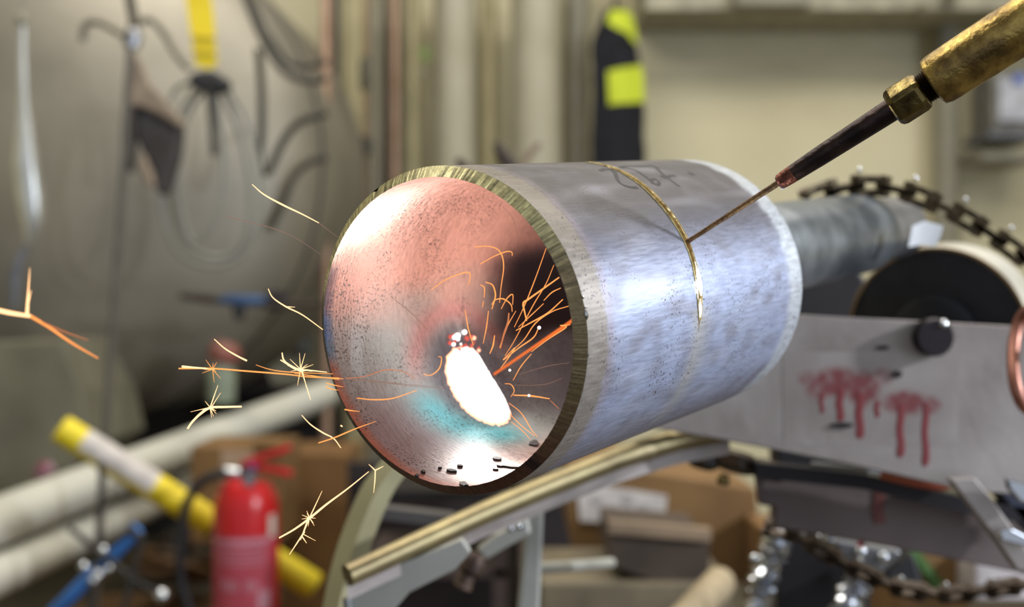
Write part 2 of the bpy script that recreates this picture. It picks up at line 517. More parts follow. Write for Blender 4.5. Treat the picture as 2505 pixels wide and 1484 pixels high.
def pipe_mat(name, rough, metal, speck, speck_col, speck_scale, grain, bumpd, speck2=None, rvar=0.15, gscale=(900, 900, 120)):
    m = bpy.data.materials.new(name); m.use_nodes = True
    nt = m.node_tree; b = nt.nodes['Principled BSDF']
    N = nt.nodes.new; Lk = nt.links.new
    at_ = N('ShaderNodeAttribute'); at_.attribute_name = 'tint'
    tc = N('ShaderNodeTexCoord')
    n = N('ShaderNodeTexNoise'); n.inputs['Scale'].default_value = speck_scale; n.inputs['Detail'].default_value = 3; n.inputs['Roughness'].default_value = 0.6
    Lk(tc.outputs['Object'], n.inputs['Vector'])
    r = N('ShaderNodeValToRGB')
    r.color_ramp.elements[0].position = speck; r.color_ramp.elements[0].color = (0, 0, 0, 1)
    r.color_ramp.elements[1].position = speck + 0.035; r.color_ramp.elements[1].color = (1, 1, 1, 1)
    Lk(n.outputs['Fac'], r.inputs['Fac'])
    # patchiness of the specks
    n3 = N('ShaderNodeTexNoise'); n3.inputs['Scale'].default_value = 45; n3.inputs['Detail'].default_value = 2
    Lk(tc.outputs['Object'], n3.inputs['Vector'])
    r3 = N('ShaderNodeMapRange'); r3.inputs[1].default_value = 0.40; r3.inputs[2].default_value = 0.60
    Lk(n3.outputs['Fac'], r3.inputs[0])
    mul = N('ShaderNodeMath'); mul.operation = 'MULTIPLY'
    Lk(r.outputs['Color'], mul.inputs[0]); Lk(r3.outputs[0], mul.inputs[1])
    mp = N('ShaderNodeMapping'); mp.inputs['Scale'].default_value = gscale
    Lk(tc.outputs['Object'], mp.inputs['Vector'])
    n2 = N('ShaderNodeTexNoise'); n2.inputs['Scale'].default_value = 1.0; n2.inputs['Detail'].default_value = 4
    Lk(mp.outputs['Vector'], n2.inputs['Vector'])
    gm = N('ShaderNodeMapRange'); gm.inputs[1].default_value = 0.3; gm.inputs[2].default_value = 0.7
    gm.inputs[3].default_value = 1 - grain; gm.inputs[4].default_value = 1 + grain * 0.6
    Lk(n2.outputs['Fac'], gm.inputs[0])
    vm = N('ShaderNodeVectorMath'); vm.operation = 'SCALE'
    Lk(at_.outputs['Color'], vm.inputs[0]); Lk(gm.outputs[0], vm.inputs['Scale'])
    mx = N('ShaderNodeMix'); mx.data_type = 'RGBA'
    mx.inputs['B'].default_value = (*lin(speck_col), 1)
    Lk(mul.outputs[0], mx.inputs['Factor']); Lk(vm.outputs[0], mx.inputs['A'])
    Lk(mx.outputs['Result'], b.inputs['Base Color'])
    b.inputs['Metallic'].default_value = metal
    rr = N('ShaderNodeMapRange'); rr.inputs[3].default_value = rough - rvar; rr.inputs[4].default_value = rough + rvar
    Lk(n2.outputs['Fac'], rr.inputs[0]); Lk(rr.outputs[0], b.inputs['Roughness'])
    bp = N('ShaderNodeBump'); bp.inputs['Strength'].default_value = 0.8; bp.inputs['Distance'].default_value = bumpd
    Lk(n2.outputs['Fac'], bp.inputs['Height']); Lk(bp.outputs['Normal'], b.inputs['Normal'])
    return m
m_out = pipe_mat('rolled_steel_outer_skin', 0.44, 0.4, 0.595, (84, 76, 82), 900, 0.16, 0.00010)
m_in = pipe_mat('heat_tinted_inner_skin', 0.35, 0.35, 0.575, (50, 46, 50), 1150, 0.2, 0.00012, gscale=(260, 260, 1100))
m_bev = pipe_mat('freshly_cut_steel_face', 0.36, 0.55, 0.66, (60, 50, 40), 500, 0.20, 0.00010, gscale=(900, 900, 60))
m_slit = pmat('golden_cut_face', (206, 190, 136), 0.35, 0.35, (140, 124, 80), 300, 0.4, 700)
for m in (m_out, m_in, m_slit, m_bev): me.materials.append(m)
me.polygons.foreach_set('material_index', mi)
me.shade_smooth()
try: me.set_sharp_from_angle(angle=math.radians(28))
except Exception: pass
pw = bpy.data.objects.new('pipe_wall', me); C.objects.link(pw); pw.parent = pipe

def ppart(name, mb, m, smooth=True, parent=None):
    return obj(name, mb, m, parent=parent or pipe, raw=True, smooth=smooth)
# rear closing plate that the shaft is welded to
ppart('end_plate', MB().lathe([(PR - PT - .0002, LE - 0.008), (PR - PT - .0002, LE - 0.003)], n=64), M['steel'])
mbw = MB()
# golden molten lips on both sides of the slit
for side, nm in ((-1, 'slit_lip'), (1, 'slit_lip')):
    mb = MB(); ps = []; rr = []
    for i in range(90):
        dg = -5 + 88 * i / 89
        ps.append(loc(slit_c(dg) + side * (slit_w(dg) / 2 + 0.0001), dg, PR + 0.00005)); rr.append(0.00030 + 0.00018 * noise.noise(Vector((dg * 0.8, side, 0))))
    mb.tube(ps, rr, 6)
    ppart(nm, mb, m_slit)
# molten glowing metal in the lower part of the slit
for side, a, b_, w in ((-1, 1, 15.5, 0.55), (1, 4, 17, 0.75), (0.4, -4, 3, 0.55)):
    mb = MB(); ps = []; rr = []
    for i in range(24):
        t = i / 23; dg = a + (b_ - a) * t
        ps.append(loc(slit_c(dg) + side * (slit_w(dg) / 2 - 0.0002), dg, PR - 0.0001)); rr.append(0.001 * w * math.sin(PI * min(1, t * 1.1 + .05)) * (1 + 0.35 * noise.noise(Vector((dg * 2, 1, side)))) + 0.0001)
    mb.tube(ps, rr, 8)
    ppart('molten_lip', mb, M['slit'])['label'] = 'white-hot molten metal on the slit edge'
# bright nick on the mouth edge, spatter beads
for (x, y, l, w) in ((1432, 770, 9, 1.2), (1425, 727, 3, 0.8), (1429, 752, 3, 0.6), (1437, 868, 4, 0.35)):
    s, dg = onpipe(x, y, PR)
    ps = [loc(max(0.0002, s - .0004), dg + q * l * 0.35 / 2, PR + 0.0001) for q in (-1, -.5, 0, .5, 1)]
    ppart('burr', MB().tube(ps, [w * 0.0001, w * 0.00045, w * .0006, w * .00045, w * .0001], 6), M['chrome'])
# marker writing on the pipe: the scrawled figures
strokes = [
    [(1469, 418), (1478, 413), (1490, 414), (1502, 419), (1507, 428), (1512, 442), (1524, 452), (1545, 458), (1560, 458)],
    [(1516, 410), (1535, 411), (1558, 418), (1580, 433), (1600, 448), (1610, 452), (1612, 445), (1602, 438), (1594, 441), (1597, 450)],
    [(1514, 408), (1540, 406), (1570, 407), (1599, 406), (1610, 415), (1622, 426), (1640, 440), (1662, 456)],
    [(1618, 431), (1628, 435), (1640, 430), (1652, 429)],
]
ink = pmat('grey_marker_ink', (46, 42, 44), 0.6, 0.1)
for st in strokes:
    pts = []
    for q in catmull([Vector((x, y, 0)) for x, y in st], 5):
        s, dg = onpipe(q.x, q.y, PR); pts.append((s, dg))
    P = []
    for i, (s, dg) in enumerate(pts):
        a = pts[max(0, i - 1)]; b = pts[min(len(pts) - 1, i + 1)]
        ds = b[0] - a[0]; dd = math.radians(b[1] - a[1]) * PR
        L_ = math.hypot(ds, dd) or 1
        wd = 0.00085
        ns, nd = -dd / L_ * wd, math.degrees(ds / L_ * wd / PR)
        P.append([loc(s + ns, dg + nd, PR + 0.00006), loc(s - ns, dg - nd, PR + 0.00006)])
    ppart('marker_stroke', MB().grid(P), ink)
for (x, y, a_, b2) in ((1691, 425, 0.0022, 0.0017), (1622, 432, .0018, .0012)):
    s, dg = onpipe(x, y, PR)
    vs_ = [loc(s + a_ * math.cos(t), dg + math.degrees(b2 * math.sin(t) / PR), PR + 0.00007) for t in [2 * PI * i / 16 for i in range(16)]]
    ppart('marker_dot', MB().add(vs_, [tuple(range(16))]), ink)
# hot spot inside
RI = PR - PT
outline = [(1110, 854), (1096, 876), (1091, 904), (1096, 930), (1104, 950), (1116, 972), (1132, 994), (1148, 1010), (1163, 1020), (1184, 1030), (1206, 1036), (1228, 1035),
           (1243, 1026), (1246, 1009), (1240, 992), (1231, 972), (1218, 950), (1202, 926), (1190, 905), (1178, 885), (1170, 872), (1163, 861), (1150, 852), (1140, 858), (1132, 849), (1120, 856)]
def pool(name, pts, m, h0, hh, grow=1.0, jit=0.0):
    cx = sum(p[0] for p in pts) / len(pts); cy = sum(p[1] for p in pts) / len(pts)
    rings = []
    fine = []
    for i in range(len(pts)):
        a = pts[i]; b = pts[(i + 1) % len(pts)]
        for t in (0, .25, .5, .75):
            fine.append((a[0] + (b[0] - a[0]) * t, a[1] + (b[1] - a[1]) * t))
    for ri, f in enumerate((1.0, 0.93, 0.8, 0.6, 0.35, 0.05)):
        ring = []
        for i, (x, y) in enumerate(fine):
            j = 1 + (jit * noise.noise(Vector((i * 0.7, 0, 7))) if ri < 2 else 0)
            s, dg = onpipe(cx + (x - cx) * f * grow * j, cy + (y - cy) * f * grow * j, RI, True)
            ring.append(loc(s, dg, RI - h0 - hh * math.sqrt(max(0, 1 - f * f))))
        rings.append(ring)
    return ppart(name, MB().grid(rings, wrap=True), m)
pool('hot_rim', outline, M['poolrim'], 0.00005, 0.0003, 1.045, 0.09)
pool('molten_pool', outline, M['pool'], 0.0005, 0.0018, 0.99, 0.05)['label'] = 'white-hot molten patch on the inner wall'
random.seed(3)
for i in range(46):
    x = random.uniform(1088, 1172); y = random.uniform(812, 868)
    if (x - 1128) ** 2 / 44 ** 2 + (y - 862) ** 2 / 50 ** 2 > 1: continue
    s, dg = onpipe(x, y, RI, True)
    r = random.choice((0.0003, 0.0005, 0.0007, 0.0009))
    c = loc(s, dg, RI - r * 0.6)
    mname = random.choice(('redhot', 'redhot', 'redhot', 'poolrim', 'bead'))
    mb = MB().lathe([(r * math.sin(PI * k / 6), -r * math.cos(PI * k / 6)) for k in range(7)], o=c, n=8)
    ppart('molten_bead', mb, M[mname])
s, dg = onpipe(1115, 822, RI, True)
ppart('molten_bead', MB().lathe([(0.0011 * math.sin(PI * k / 8), -0.0011 * math.cos(PI * k / 8)) for k in range(9)], o=loc(s, dg, RI - .001), n=12), M['bead'])
# loose scale flakes on the inner bottom
flake = pmat('burnt_scale_flake', (52, 48, 52), 0.6, 0.2)
for (x, y, w, h) in ((1105, 1153, 13, 3), (1126, 1141, 8, 2), (1216, 1123, 10, 3.5), (1222, 1141, 9, 2), (1252, 1143, 26, 2.5), (1135, 1186, 12, 5), (1035, 1155, 6, 3), (1306, 1086, 12, 7), (1020, 1165, 5, 3), (1076, 1146, 5, 1.5), (1212, 1150, 7, 1.2)):
    ring = []
    for i in range(12):
        t = 2 * PI * i / 12; j = random.uniform(0.7, 1.2)
        s, dg = onpipe(x + w * math.cos(t) * j, y + h * math.sin(t) * j + w * 0.1 * math.cos(t), RI, True)
        ring.append((s, dg))
    top = [loc(s, dg, RI - 0.0007) for s, dg in ring]; bot = [loc(s, dg, RI - 0.00005) for s, dg in ring]
    fs_ = [tuple(range(12))] + [(i, (i + 1) % 12, 12 + (i + 1) % 12, 12 + i) for i in range(12)]
    ppart('scale_flake', MB().add(top + bot, fs_), flake, smooth=False)

# light thrown by the molten patch and by the glowing slit
def point(name, p, power, col, r):
    l = bpy.data.lights.new(name, 'POINT'); l.energy = power; l.color = col; l.shadow_soft_size = r
    o = bpy.data.objects.new(name, l); o.location = p; C.objects.link(o); return o
hot_w = PM @ loc(0.0765, HDEG, RI - 0.0035)
hot_t = PM @ loc(0.0765, HDEG, -0.02)
point('molten_glow_light', PM @ loc(0.070, HDEG, RI - 0.030), 0.034, (1.0, 0.95, 0.92), 0.012)
hl = area('molten_patch_light', hot_w, hot_t, 0.011, 0.024, 0.125, (1.0, 0.93, 0.86))
point('slit_light', PM @ loc(0.0835, 10, PR + 0.03), 0.028, (0.86, 0.93, 1.0), 0.012)

# plasma jet from the slit to the molten patch
contact = PM @ loc(slit_c(25), 25, PR)
s_, d_ = onpipe(1205, 918, RI, True)
hitp = PM @ loc(s_, d_, RI - 0.001)
jet = thing('plasma_jet', 'orange jet of burning metal slanting from slit to molten patch', 'flame', contact)
dirj = (hitp - contact)
for q in range(9):
    off = Vector((noise.noise(Vector((q, 1, 1))), noise.noise(Vector((q, 2, 1))), noise.noise(Vector((q, 3, 1))))) * 0.0022
    ps = [contact + dirj * (0.04 + 0.96 * t / 10) + off * (1 - t / 14) + Vector((0, 0, 0.0003 * noise.noise(Vector((t, q, 0))))) for t in range(11)]
    obj('jet_filament', MB().tube(ps, [0.0009 - 0.0004 * t / 10 for t in range(11)], 6), M['jetcore'] if q in (2, 5) else M['jet'], jet)

# ------------------------------------------------------------------ shaft behind the pipe
OFF = PUP * 0.0085
sh = thing('support_shaft', 'grey round steel bar running back from the closed end of the pipe', 'shaft', PC + PD * 0.191)
A = PC + OFF
obj('shaft_body', MB().lathe([(0.0235, 0.187), (0.0245, 0.19), (0.0248, 0.43), (0.0235, 0.434)], o=A, axis=PD, n=48), pmat('streaked_galvanised', (150, 156, 162), 0.34, 0.75, (92, 98, 104), 32, 0.3, 80, stretch=(1, 1, 1)), sh)
obj('shaft_neck', MB().lathe([(0.0205, 0.434), (0.0205, 0.505)], o=A, axis=PD, n=40), M['steel'], sh)
obj('weld_bead', MB().lathe([(0.0245 + 0.0035 * math.cos(t), 0.1905 + 0.0035 * math.sin(t)) for t in [2 * PI * i / 10 for i in range(10)]], o=A, axis=PD, n=40, closed=True), M['steel'], sh)

# ------------------------------------------------------------------ cutting torch
T0 = contact + Vector((0, 0, 0))
T1 = at(2640, -28, 0.415)
TA = (T1 - T0).normalized()
def tpt(x):           # point on torch axis under picture column x
    lo, hi = 0.0, 1.2
    for _ in range(40):
        m_ = (lo + hi) / 2; p = T0 + (T1 - T0) * m_
        if (p.x / p.y * FPX + W0 / 2) < x: lo = m_
        else: hi = m_
    return (T1 - T0).length * lo
hs = {x: tpt(x) for x in (1690, 1905, 1935, 2175, 2200, 2255, 2275, 2300, 2505)}
D0 = 0.46
torch = thing('cutting_torch', 'brass cutting torch with hex nut, sooty copper nozzle and thin wire tip', 'torch', T0)
def r_(n_, x): return n_ / FPX * (T0 + TA * hs.get(x, 0.1)).y / 2
h = hs
obj('wire_tip', MB().tube([T0 + TA * (h[1905] + 0.004) * t / 14 + Vector((0, 0, 0.00012 * noise.noise(Vector((t * 0.9, 0, 0))))) for t in range(15)], [r_(11 + 5 * t / 14 + (2 if t in (0,) else 0), 1690) for t in range(15)], 12), M['rod'], torch)
obj('nozzle_tip', MB().lathe([(r_(28, 1905), h[1905] - 0.0002), (r_(38, 1905), h[1905] + 0.0006), (r_(41, 1905), h[1905] + 0.003), (r_(43, 1935), h[1935] + 0.001)], o=T0, axis=TA, n=32), M['copper'], torch)['label'] = 'bare reddish copper end of the nozzle'
obj('nozzle', MB().lathe([(r_(42.5, 1935), h[1935] + 0.0002), (r_(48, 1935), h[1935] + 0.012), (r_(58, 2175), h[2175] + 0.002), (r_(60, 2175), h[2200] + 0.004)], o=T0, axis=TA, n=32), M['nozzle'], torch)
for (a_, b2, w) in ((0.2, 0.3, 4.5), (0.5, -0.6, 5), (0.9, -0.75, 4)):
    c = T0 + TA * (h[1905] + 0.0005 * a_ * 4) + Vector((0.0006 * a_, -0.0022, -0.0026 + b2 * 0.0005))
    rr = r_(w, 1905)
    obj('solder_droplet', MB().lathe([(rr * math.sin(PI * k / 6), -rr * math.cos(PI * k / 6)) for k in range(7)], o=c, n=10), M['chrome'], torch)
# hexagonal nut with chamfered corners
ax = TA; ref = Vector((0, 0, 1)); u_ = (ref - ax * ref.dot(ax)).normalized(); w_ = ax.cross(u_)
def hexring(hh, r, tw=0.35):
    out = []
    for k in range(6):
        for q in (-1, 1):
            th = 2 * PI * k / 6 + q * 0.14 + tw
            out.append(T0 + ax * hh + (u_ * math.cos(th) + w_ * math.sin(th)) * r)
    return out
rn = r_(100, 2200)
n0, n1 = h[2200] - 0.0030, h[2255] + 0.0006
rings = [hexring(n0, rn * 0.80), hexring(n0 + 0.0008, rn * 0.93), hexring(n0 + .0022, rn), hexring(n1 - .0022, rn), hexring(n1 - 0.0008, rn * 0.93), hexring(n1, rn * 0.82)]
mb = MB().grid(rings, wrap=True); mb.f.append(tuple(range(12))); mb.mi.append(0); mb.f.append(tuple(60 + k for k in range(12))); mb.mi.append(0)
obj('hex_nut', mb, M['brassnut'], torch, smooth=False, bevel=0.0003)
prof = []
t0_, t1_ = n1 - 0.0005, h[2300] - 0.001
NT = 7
for i in range(NT):
    a_ = t0_ + (t1_ - t0_) * i / NT; st = (t1_ - t0_) / NT
    prof += [(r_(72, 2255), a_), (r_(82, 2255), a_ + st * .5), (r_(72, 2255), a_ + st * .98)]
obj('threaded_neck', MB().lathe(prof, o=T0, axis=TA, n=32), M['thread'], torch)
hb = h[2300] - 0.0035
obj('torch_body', MB().lathe([(r_(96, 2300), hb), (r_(120, 2300), hb + 0.0008), (r_(129, 2300), hb + 0.003), (r_(131, 2300), hb + 0.006), (r_(134, 2300), hb + 0.03), (r_(134, 2300), h[2505] + 0.06)], o=T0, axis=TA, n=48), M['brass'], torch)
# worn raised bar along the body
ang0 = -1.9
for (aa, wd, hh_) in ((-2.15, 0.0026, 0.0006),):
    base_ = [T0 + ax * (hb + 0.004 + i * 0.004) + (u_ * math.cos(aa) + w_ * math.sin(aa)) * (r_(133, 2300)) for i in range(14)]
    obj('body_rib', MB().tube(base_, 0.0011, 8), M['brass'], torch)

# ------------------------------------------------------------------ chains
def make_link(outer, pitch, width, hgt, th):
    mb = MB()
    z = width / 2 if outer else width / 2 - th * 1.15
    for sg in (-1, 1):
        ring = []
        n = 10
        for k in range(n + 1):
            t = PI / 2 + PI * k / n; ring.append((-pitch / 2 + math.cos(t) * hgt / 2, math.sin(t) * hgt / 2))
        ring.append((-0.12 * pitch, -hgt * 0.36)); ring.append((0.12 * pitch, -hgt * 0.36))
        for k in range(n + 1):
            t = -PI / 2 + PI * k / n; ring.append((pitch / 2 + math.cos(t) * hgt / 2, math.sin(t) * hgt / 2))
        ring.append((0.12 * pitch, hgt * 0.36)); ring.append((-0.12 * pitch, hgt * 0.36))
        mb.slab([Vector((x, y, sg * z)) for x, y in ring], Vector((0, 0, -sg * th)))
    if outer:
        for sx in (-1, 1):
            mb.tube([Vector((sx * pitch / 2, 0, -width / 2 - th * .2)), Vector((sx * pitch / 2, 0, width / 2 + th * .2))], hgt * 0.22, 10)
    else:
        for sx in (-1, 1):
            mb.tube([Vector((sx * pitch / 2, 0, -z + th)), Vector((sx * pitch / 2, 0, z - th))], hgt * 0.30, 10)
    me = bpy.data.meshes.new('link_mesh'); me.from_pydata([tuple(v) for v in mb.v], [], mb.f)
    bm = bmesh.new(); bm.from_mesh(me); bmesh.ops.recalc_face_normals(bm, faces=bm.faces); bm.to_mesh(me); bm.free()
    return me
def chain(name, label, path, pitch, width, hgt, th, m, pin):
    pts = catmull(path, 24)
    cum = [0]
    for i in range(1, len(pts)): cum.append(cum[-1] + (pts[i] - pts[i - 1]).length)
    def pos(d):
        for i in range(1, len(pts)):
            if cum[i] >= d: return pts[i - 1].lerp(pts[i], (d - cum[i - 1]) / max(1e-9, cum[i] - cum[i - 1]))
        return pts[-1]
    root = thing(name, label, 'chain', pts[0])
    ms = [make_link(True, pitch, width, hgt, th), make_link(False, pitch, width, hgt, th)]
    for q in ms: q.materials.append(m)
    n = int(cum[-1] / pitch)
    for i in range(n):
        a = pos(i * pitch); b = pos((i + 1) * pitch); t = (b - a).normalized()
        z = (pin - t * pin.dot(t)).normalized(); y = z.cross(t)
        o = bpy.data.objects.new('link', ms[i % 2]); C.objects.link(o); o.parent = root
        c = (a + b) / 2 - root.location
        if i % 2 == 0 and i > 0:
            pr_ = 0.0017
            obj('pin_glint', MB().lathe([(pr_ * math.sin(PI * k / 6), -pr_ * math.cos(PI * k / 6)) for k in range(7)], o=a + z * (width / 2 + th) - Vector((0, 0.001, 0)), n=10), M['chrome'], root)  # chrome ball added as a glint on the pin end
        o.matrix_local = Matrix(((t.x, y.x, z.x, c.x), (t.y, y.y, z.y, c.y), (t.z, y.z, z.z, c.z), (0, 0, 0, 1)))
    return root
P_ = [(1975, 486), (2050, 460), (2130, 452), (2210, 466), (2290, 497), (2360, 532), (2430, 576), (2505, 630), (2570, 700)]
chain('roller_chain', 'dark oily chain arching over the wheel against the cream wall', [at(x, y, 0.78) for x, y in P_], 0.0160, 0.0118, 0.0095, 0.0036, M['chain'], Vector((0.15, -0.30, 1)).normalized())
P_ = [(1880, 1290), (1930, 1300), (2010, 1345), (2110, 1400), (2210, 1440), (2330, 1452), (2420, 1440), (2540, 1425), (2640, 1400)]
slack = chain('slack_chain', 'brown slack chain sagging below the steel beams', [at(x, y, 0.85) for x, y in P_], 0.0160, 0.0105, 0.0085, 0.0030, M['chainrust'], Vector((0.3, -0.5, 1)).normalized())

# ------------------------------------------------------------------ wheel, beams
wc = at(2292, 822, 0.86); wr = px(222, 0.86)
wh = thing('idler_roller', 'dark round roller wheel with pale tread behind the steel plate', 'wheel', wc - Vector((0, 0, wr)))
obj('tread', MB().lathe([(wr * 0.985, -0.002), (wr, 0.0), (wr, 0.034), (wr * 0.97, 0.036)], o=wc, axis=PD, n=72), M['wheelrim'], wh)
obj('rim_edge', MB().lathe([(wr * 0.955, -0.0032), (wr * 0.985, -0.0032), (wr * 0.99, -0.001), (wr * 0.955, -0.001)], o=wc, axis=PD, n=72, closed=True), M['bronze'], wh)
obj('wheel_face', MB().lathe([(wr * 0.955, -0.0022), (wr * 0.955, 0.001)], o=wc, axis=PD, n=72), M['wheel'], wh)
obj('hub', MB().lathe([(wr * 0.40, -0.010), (wr * 0.46, -0.008), (wr * 0.46, -0.002)], o=wc, axis=PD, n=48), pmat('black_hub', (26, 27, 36), 0.5, 0.2), wh)

pl = thing('steel_plate', 'grey steel side plate with axle bolt and dripping red paint', 'plate', at(2200, 1190, 0.76))
face = [(1560, 768), (1975, 770), (2482, 797), (2540, 800), (2540, 1215), (2350, 1198), (2100, 1140), (1780, 1078), (1560, 1040)]
obj('plate_body', MB().slab([at(x, y, 0.76) for x, y in face], (0, 0.014, 0)), M['steelgrey'], pl, smooth=False, bevel=0.001)
bc = at(2280, 824, 0.758)
ab = obj('axle_bolt', MB().lathe([(px(42, .76), -0.007), (px(47, .76), -0.005), (px(47, .76), 0.002)], o=bc, axis=(0, 1, 0), n=32), pmat('bolt_brown', (50, 42, 46), 0.4, 0.5), pl)
obj('bolt_glint', MB().lathe([(px(12, .76) * math.sin(PI * k / 8), -px(12, .76) * math.cos(PI * k / 8)) for k in range(9)], o=at(2308, 792, 0.752), axis=(0, 1, 0), n=16), M['chrome'], ab)  # chrome ball added as the highlight on the bolt
random.seed(11)
def blob(x, y, rx, ry, dd, n=26, jit=0.25, seed=0):
    return [at(x + rx * math.cos(2 * PI * i / n) * (1 + jit * noise.noise(Vector((i * 0.9, seed, 0)))), y + ry * math.sin(2 * PI * i / n) * (1 + jit * noise.noise(Vector((i * 0.9, seed, 5)))), dd) for i in range(n)]
G = []; cols = []
SP = ((2045, 935, 62, 40, 1), (2110, 950, 45, 45, 1), (2215, 985, 60, 32, .95), (2000, 950, 32, 34, .6), (2270, 990, 34, 24, .7), (1975, 925, 26, 22, .5), (2160, 920, 30, 24, .45))
for j in range(61):
    row = []
    for i in range(91):
        x = 1915 + 430 * i / 90; y = 860 + 230 * j / 60
        v = 0
        for (cx, cy, rx, ry, st_) in SP:
            v = max(v, st_ * (1 - sstep(0.45, 1.25, math.hypot((x - cx) / rx, (y - cy) / ry))))
        n_ = noise.noise(Vector((x * 0.05, y * 0.05, 0))) + 0.6 * noise.noise(Vector((x * 0.16, y * 0.16, 2)))
        v = max(0, min(0.9, v * (0.95 + 0.6 * n_)))
        for (dx, y0, y1, w) in ((2055, 950, 1030, 9), (2103, 960, 1072, 10), (2203, 990, 1090, 11), (2264, 985, 1090, 10)):
            pass
        row.append(at(x, y, 0.75985)); cols.append(v)
    G.append(row)
spray = pmat('sprayed_red_paint', (172, 163, 158), 0.5, 0.2, (140, 129, 124), 16, 0.3, 60)
nt = spray.node_tree; pb = nt.nodes['Principled BSDF']
lk = pb.inputs['Base Color'].links[0].from_socket
mx = nt.nodes.new('ShaderNodeMix'); mx.data_type = 'RGBA'; mx.inputs['B'].default_value = (*lin((124, 48, 52)), 1)
aa_ = nt.nodes.new('ShaderNodeAttribute'); aa_.attribute_name = 'paint'
nt.links.new(aa_.outputs['Fac'], mx.inputs['Factor']); nt.links.new(lk, mx.inputs['A']); nt.links.new(mx.outputs['Result'], pb.inputs['Base Color'])
so = obj('sprayed_paint', MB().grid(G), spray, pl, fix=False)
at2 = so.data.attributes.new('paint', 'FLOAT', 'POINT'); at2.data.foreach_set('value', cols)
for (x, y0, y1, w) in ((2055, 950, 1030, 9), (2103, 960, 1072, 10), (2203, 990, 1118, 9), (2264, 985, 1140, 8), (2010, 960, 1010, 5), (2145, 980, 1020, 6)):
    mb = MB(); n = 10
    pts = [at(x + 2 * math.sin(i), y0 + (y1 - y0) * i / n, 0.7597) for i in range(n + 1)]
    mb.tube(pts, [px(w * (1 if i < n - 1 else 1.15), .76) * (0.5 if i == n else 1) for i in range(n + 1)], 8, flat=0.06, up=(1, 0, 0))
    obj('paint_drip', mb, M['redpaint'], pl)
for (x, y, a, b) in ((2060, 1040, 28, 7), (2195, 915, 12, 9), (2160, 850, 16, 5)):
    obj('scratch_mark', MB().slab(blob(x, y, a, b, 0.7586), (0, 0.001, 0)), M['skirt'], pl, smooth=False)

lb = thing('lower_beam', 'brown-grey lower beam with dark flange under the steel plate', 'beam', at(2200, 1400, 0.84))
obj('web', MB().slab([at(x, y, 0.83) for x, y in ((1850, 1150), (2395, 1232), (2560, 1262), (2560, 1425), (2490, 1400), (2240, 1350), (2085, 1320), (1960, 1300), (1895, 1290), (1900, 1240), (1860, 1235))], (0, 0.012, 0)), M['beamdark'], lb, smooth=False, bevel=0.001)
obj('flange', MB().slab([at(x, y, 0.80) for x, y in ((1850, 1132), (2110, 1160), (2380, 1222), (2560, 1250), (2560, 1285), (2380, 1258), (2110, 1196), (1850, 1168))], (0, 0.02, 0)), M['flange'], lb, smooth=False)  # flange strip coloured dark to hold its shadow
obj('paint_drip', MB().tube([at(2150 + 3 * math.sin(i), 1200 + 10 * i, 0.8292) for i in range(9)], px(14, .83), 8, flat=0.06, up=(1, 0, 0)), pmat('faint_red_paint', (122, 66, 60), 0.6), lb)

br = obj('corner_brace', MB().slab([at(x, y, 0.74) for x, y in ((2325, 1172), (2385, 1168), (2420, 1210), (2505, 1330), (2540, 1400), (2490, 1395), (2430, 1310))], (0, 0.01, 0)), M['steelgrey'], smooth=False, bevel=0.001)
tag(br, 'short speckled steel brace slanting down at the end of the plate', 'brace')
g2 = obj('bent_bracket', MB().slab([at(x, y, 0.80) for x, y in ((2425, 1130), (2540, 1110), (2540, 1320), (2500, 1280), (2450, 1215))], (0, 0.02, 0)), pmat('blue_grey_steel', (76, 80, 96), 0.4, 0.5), smooth=False, bevel=0.002)
tag(g2, 'blue-grey steel bracket at the right end of the plate', 'bracket')
g3 = obj('bright_clip', MB().slab([at(x, y, 0.73) for x, y in ((2462, 1168), (2540, 1190), (2540, 1235), (2498, 1228), (2470, 1196))], (0, 0.006, 0)), M['chrome'], smooth=False, bevel=0.001)
tag(g3, 'shiny metal clip above the speckled brace', 'clip')
g4 = obj('bright_clip', MB().slab([at(x, y, 0.73) for x, y in ((2445, 1300), (2475, 1292), (2540, 1325), (2540, 1345), (2450, 1322))], (0, 0.006, 0)), M['chrome'], smooth=False, bevel=0.001)
tag(g4, 'shiny metal clip below the speckled brace', 'clip')
cc = [at(2522 + 44 * math.cos(t), 880 + 122 * math.sin(t), 0.70 + 0.01 * math.sin(t * 2)) for t in [2 * PI * i / 40 for i in range(41)]]
tag(obj('copper_loop', MB().tube(cc, px(15, .7), 12, caps=False), pmat('pinkish_copper', (176, 116, 96), 0.4, 0.5)), 'pinkish copper loop hanging before the steel plate', 'loop')

tag(obj('dark_backing', MB().slab([at(x, y, 1.0) for x, y in ((1900, 672), (2090, 650), (2130, 700), (2130, 3150), (1900, 3150))], (0, 0.03, 0)), M['flange'], smooth=False, bevel=.002), 'dark housing sheet added to darken the gap between shaft and wheel', 'backing')  # slab added behind the gap to make it read dark
sd = thing('screwdriver', 'screwdriver with orange-red handle lying on the lower beam', 'screwdriver', at(2230, 1190, 0.80))
obj('handle', MB().tube([at(x, y, 0.795) for x, y in ((2148, 1150), (2160, 1151), (2230, 1166), (2300, 1182), (2322, 1188))], [px(v, .8) for v in (17, 22, 23, 20, 10)], 14), M['redpaint'] if False else pmat('orange_red_handle', (184, 84, 70), 0.4, 0, (166, 92, 60), 20), sd)
obj('ferrule', MB().tube([at(2120, 1150, .795), at(2150, 1152, .795)], [px(14, .8), px(18, .8)], 12), M['chrome'], sd)
obj('shank', MB().tube([at(1985, 1136, .797), at(2122, 1150, .795)], px(7, .8), 8), M['steel'], sd)
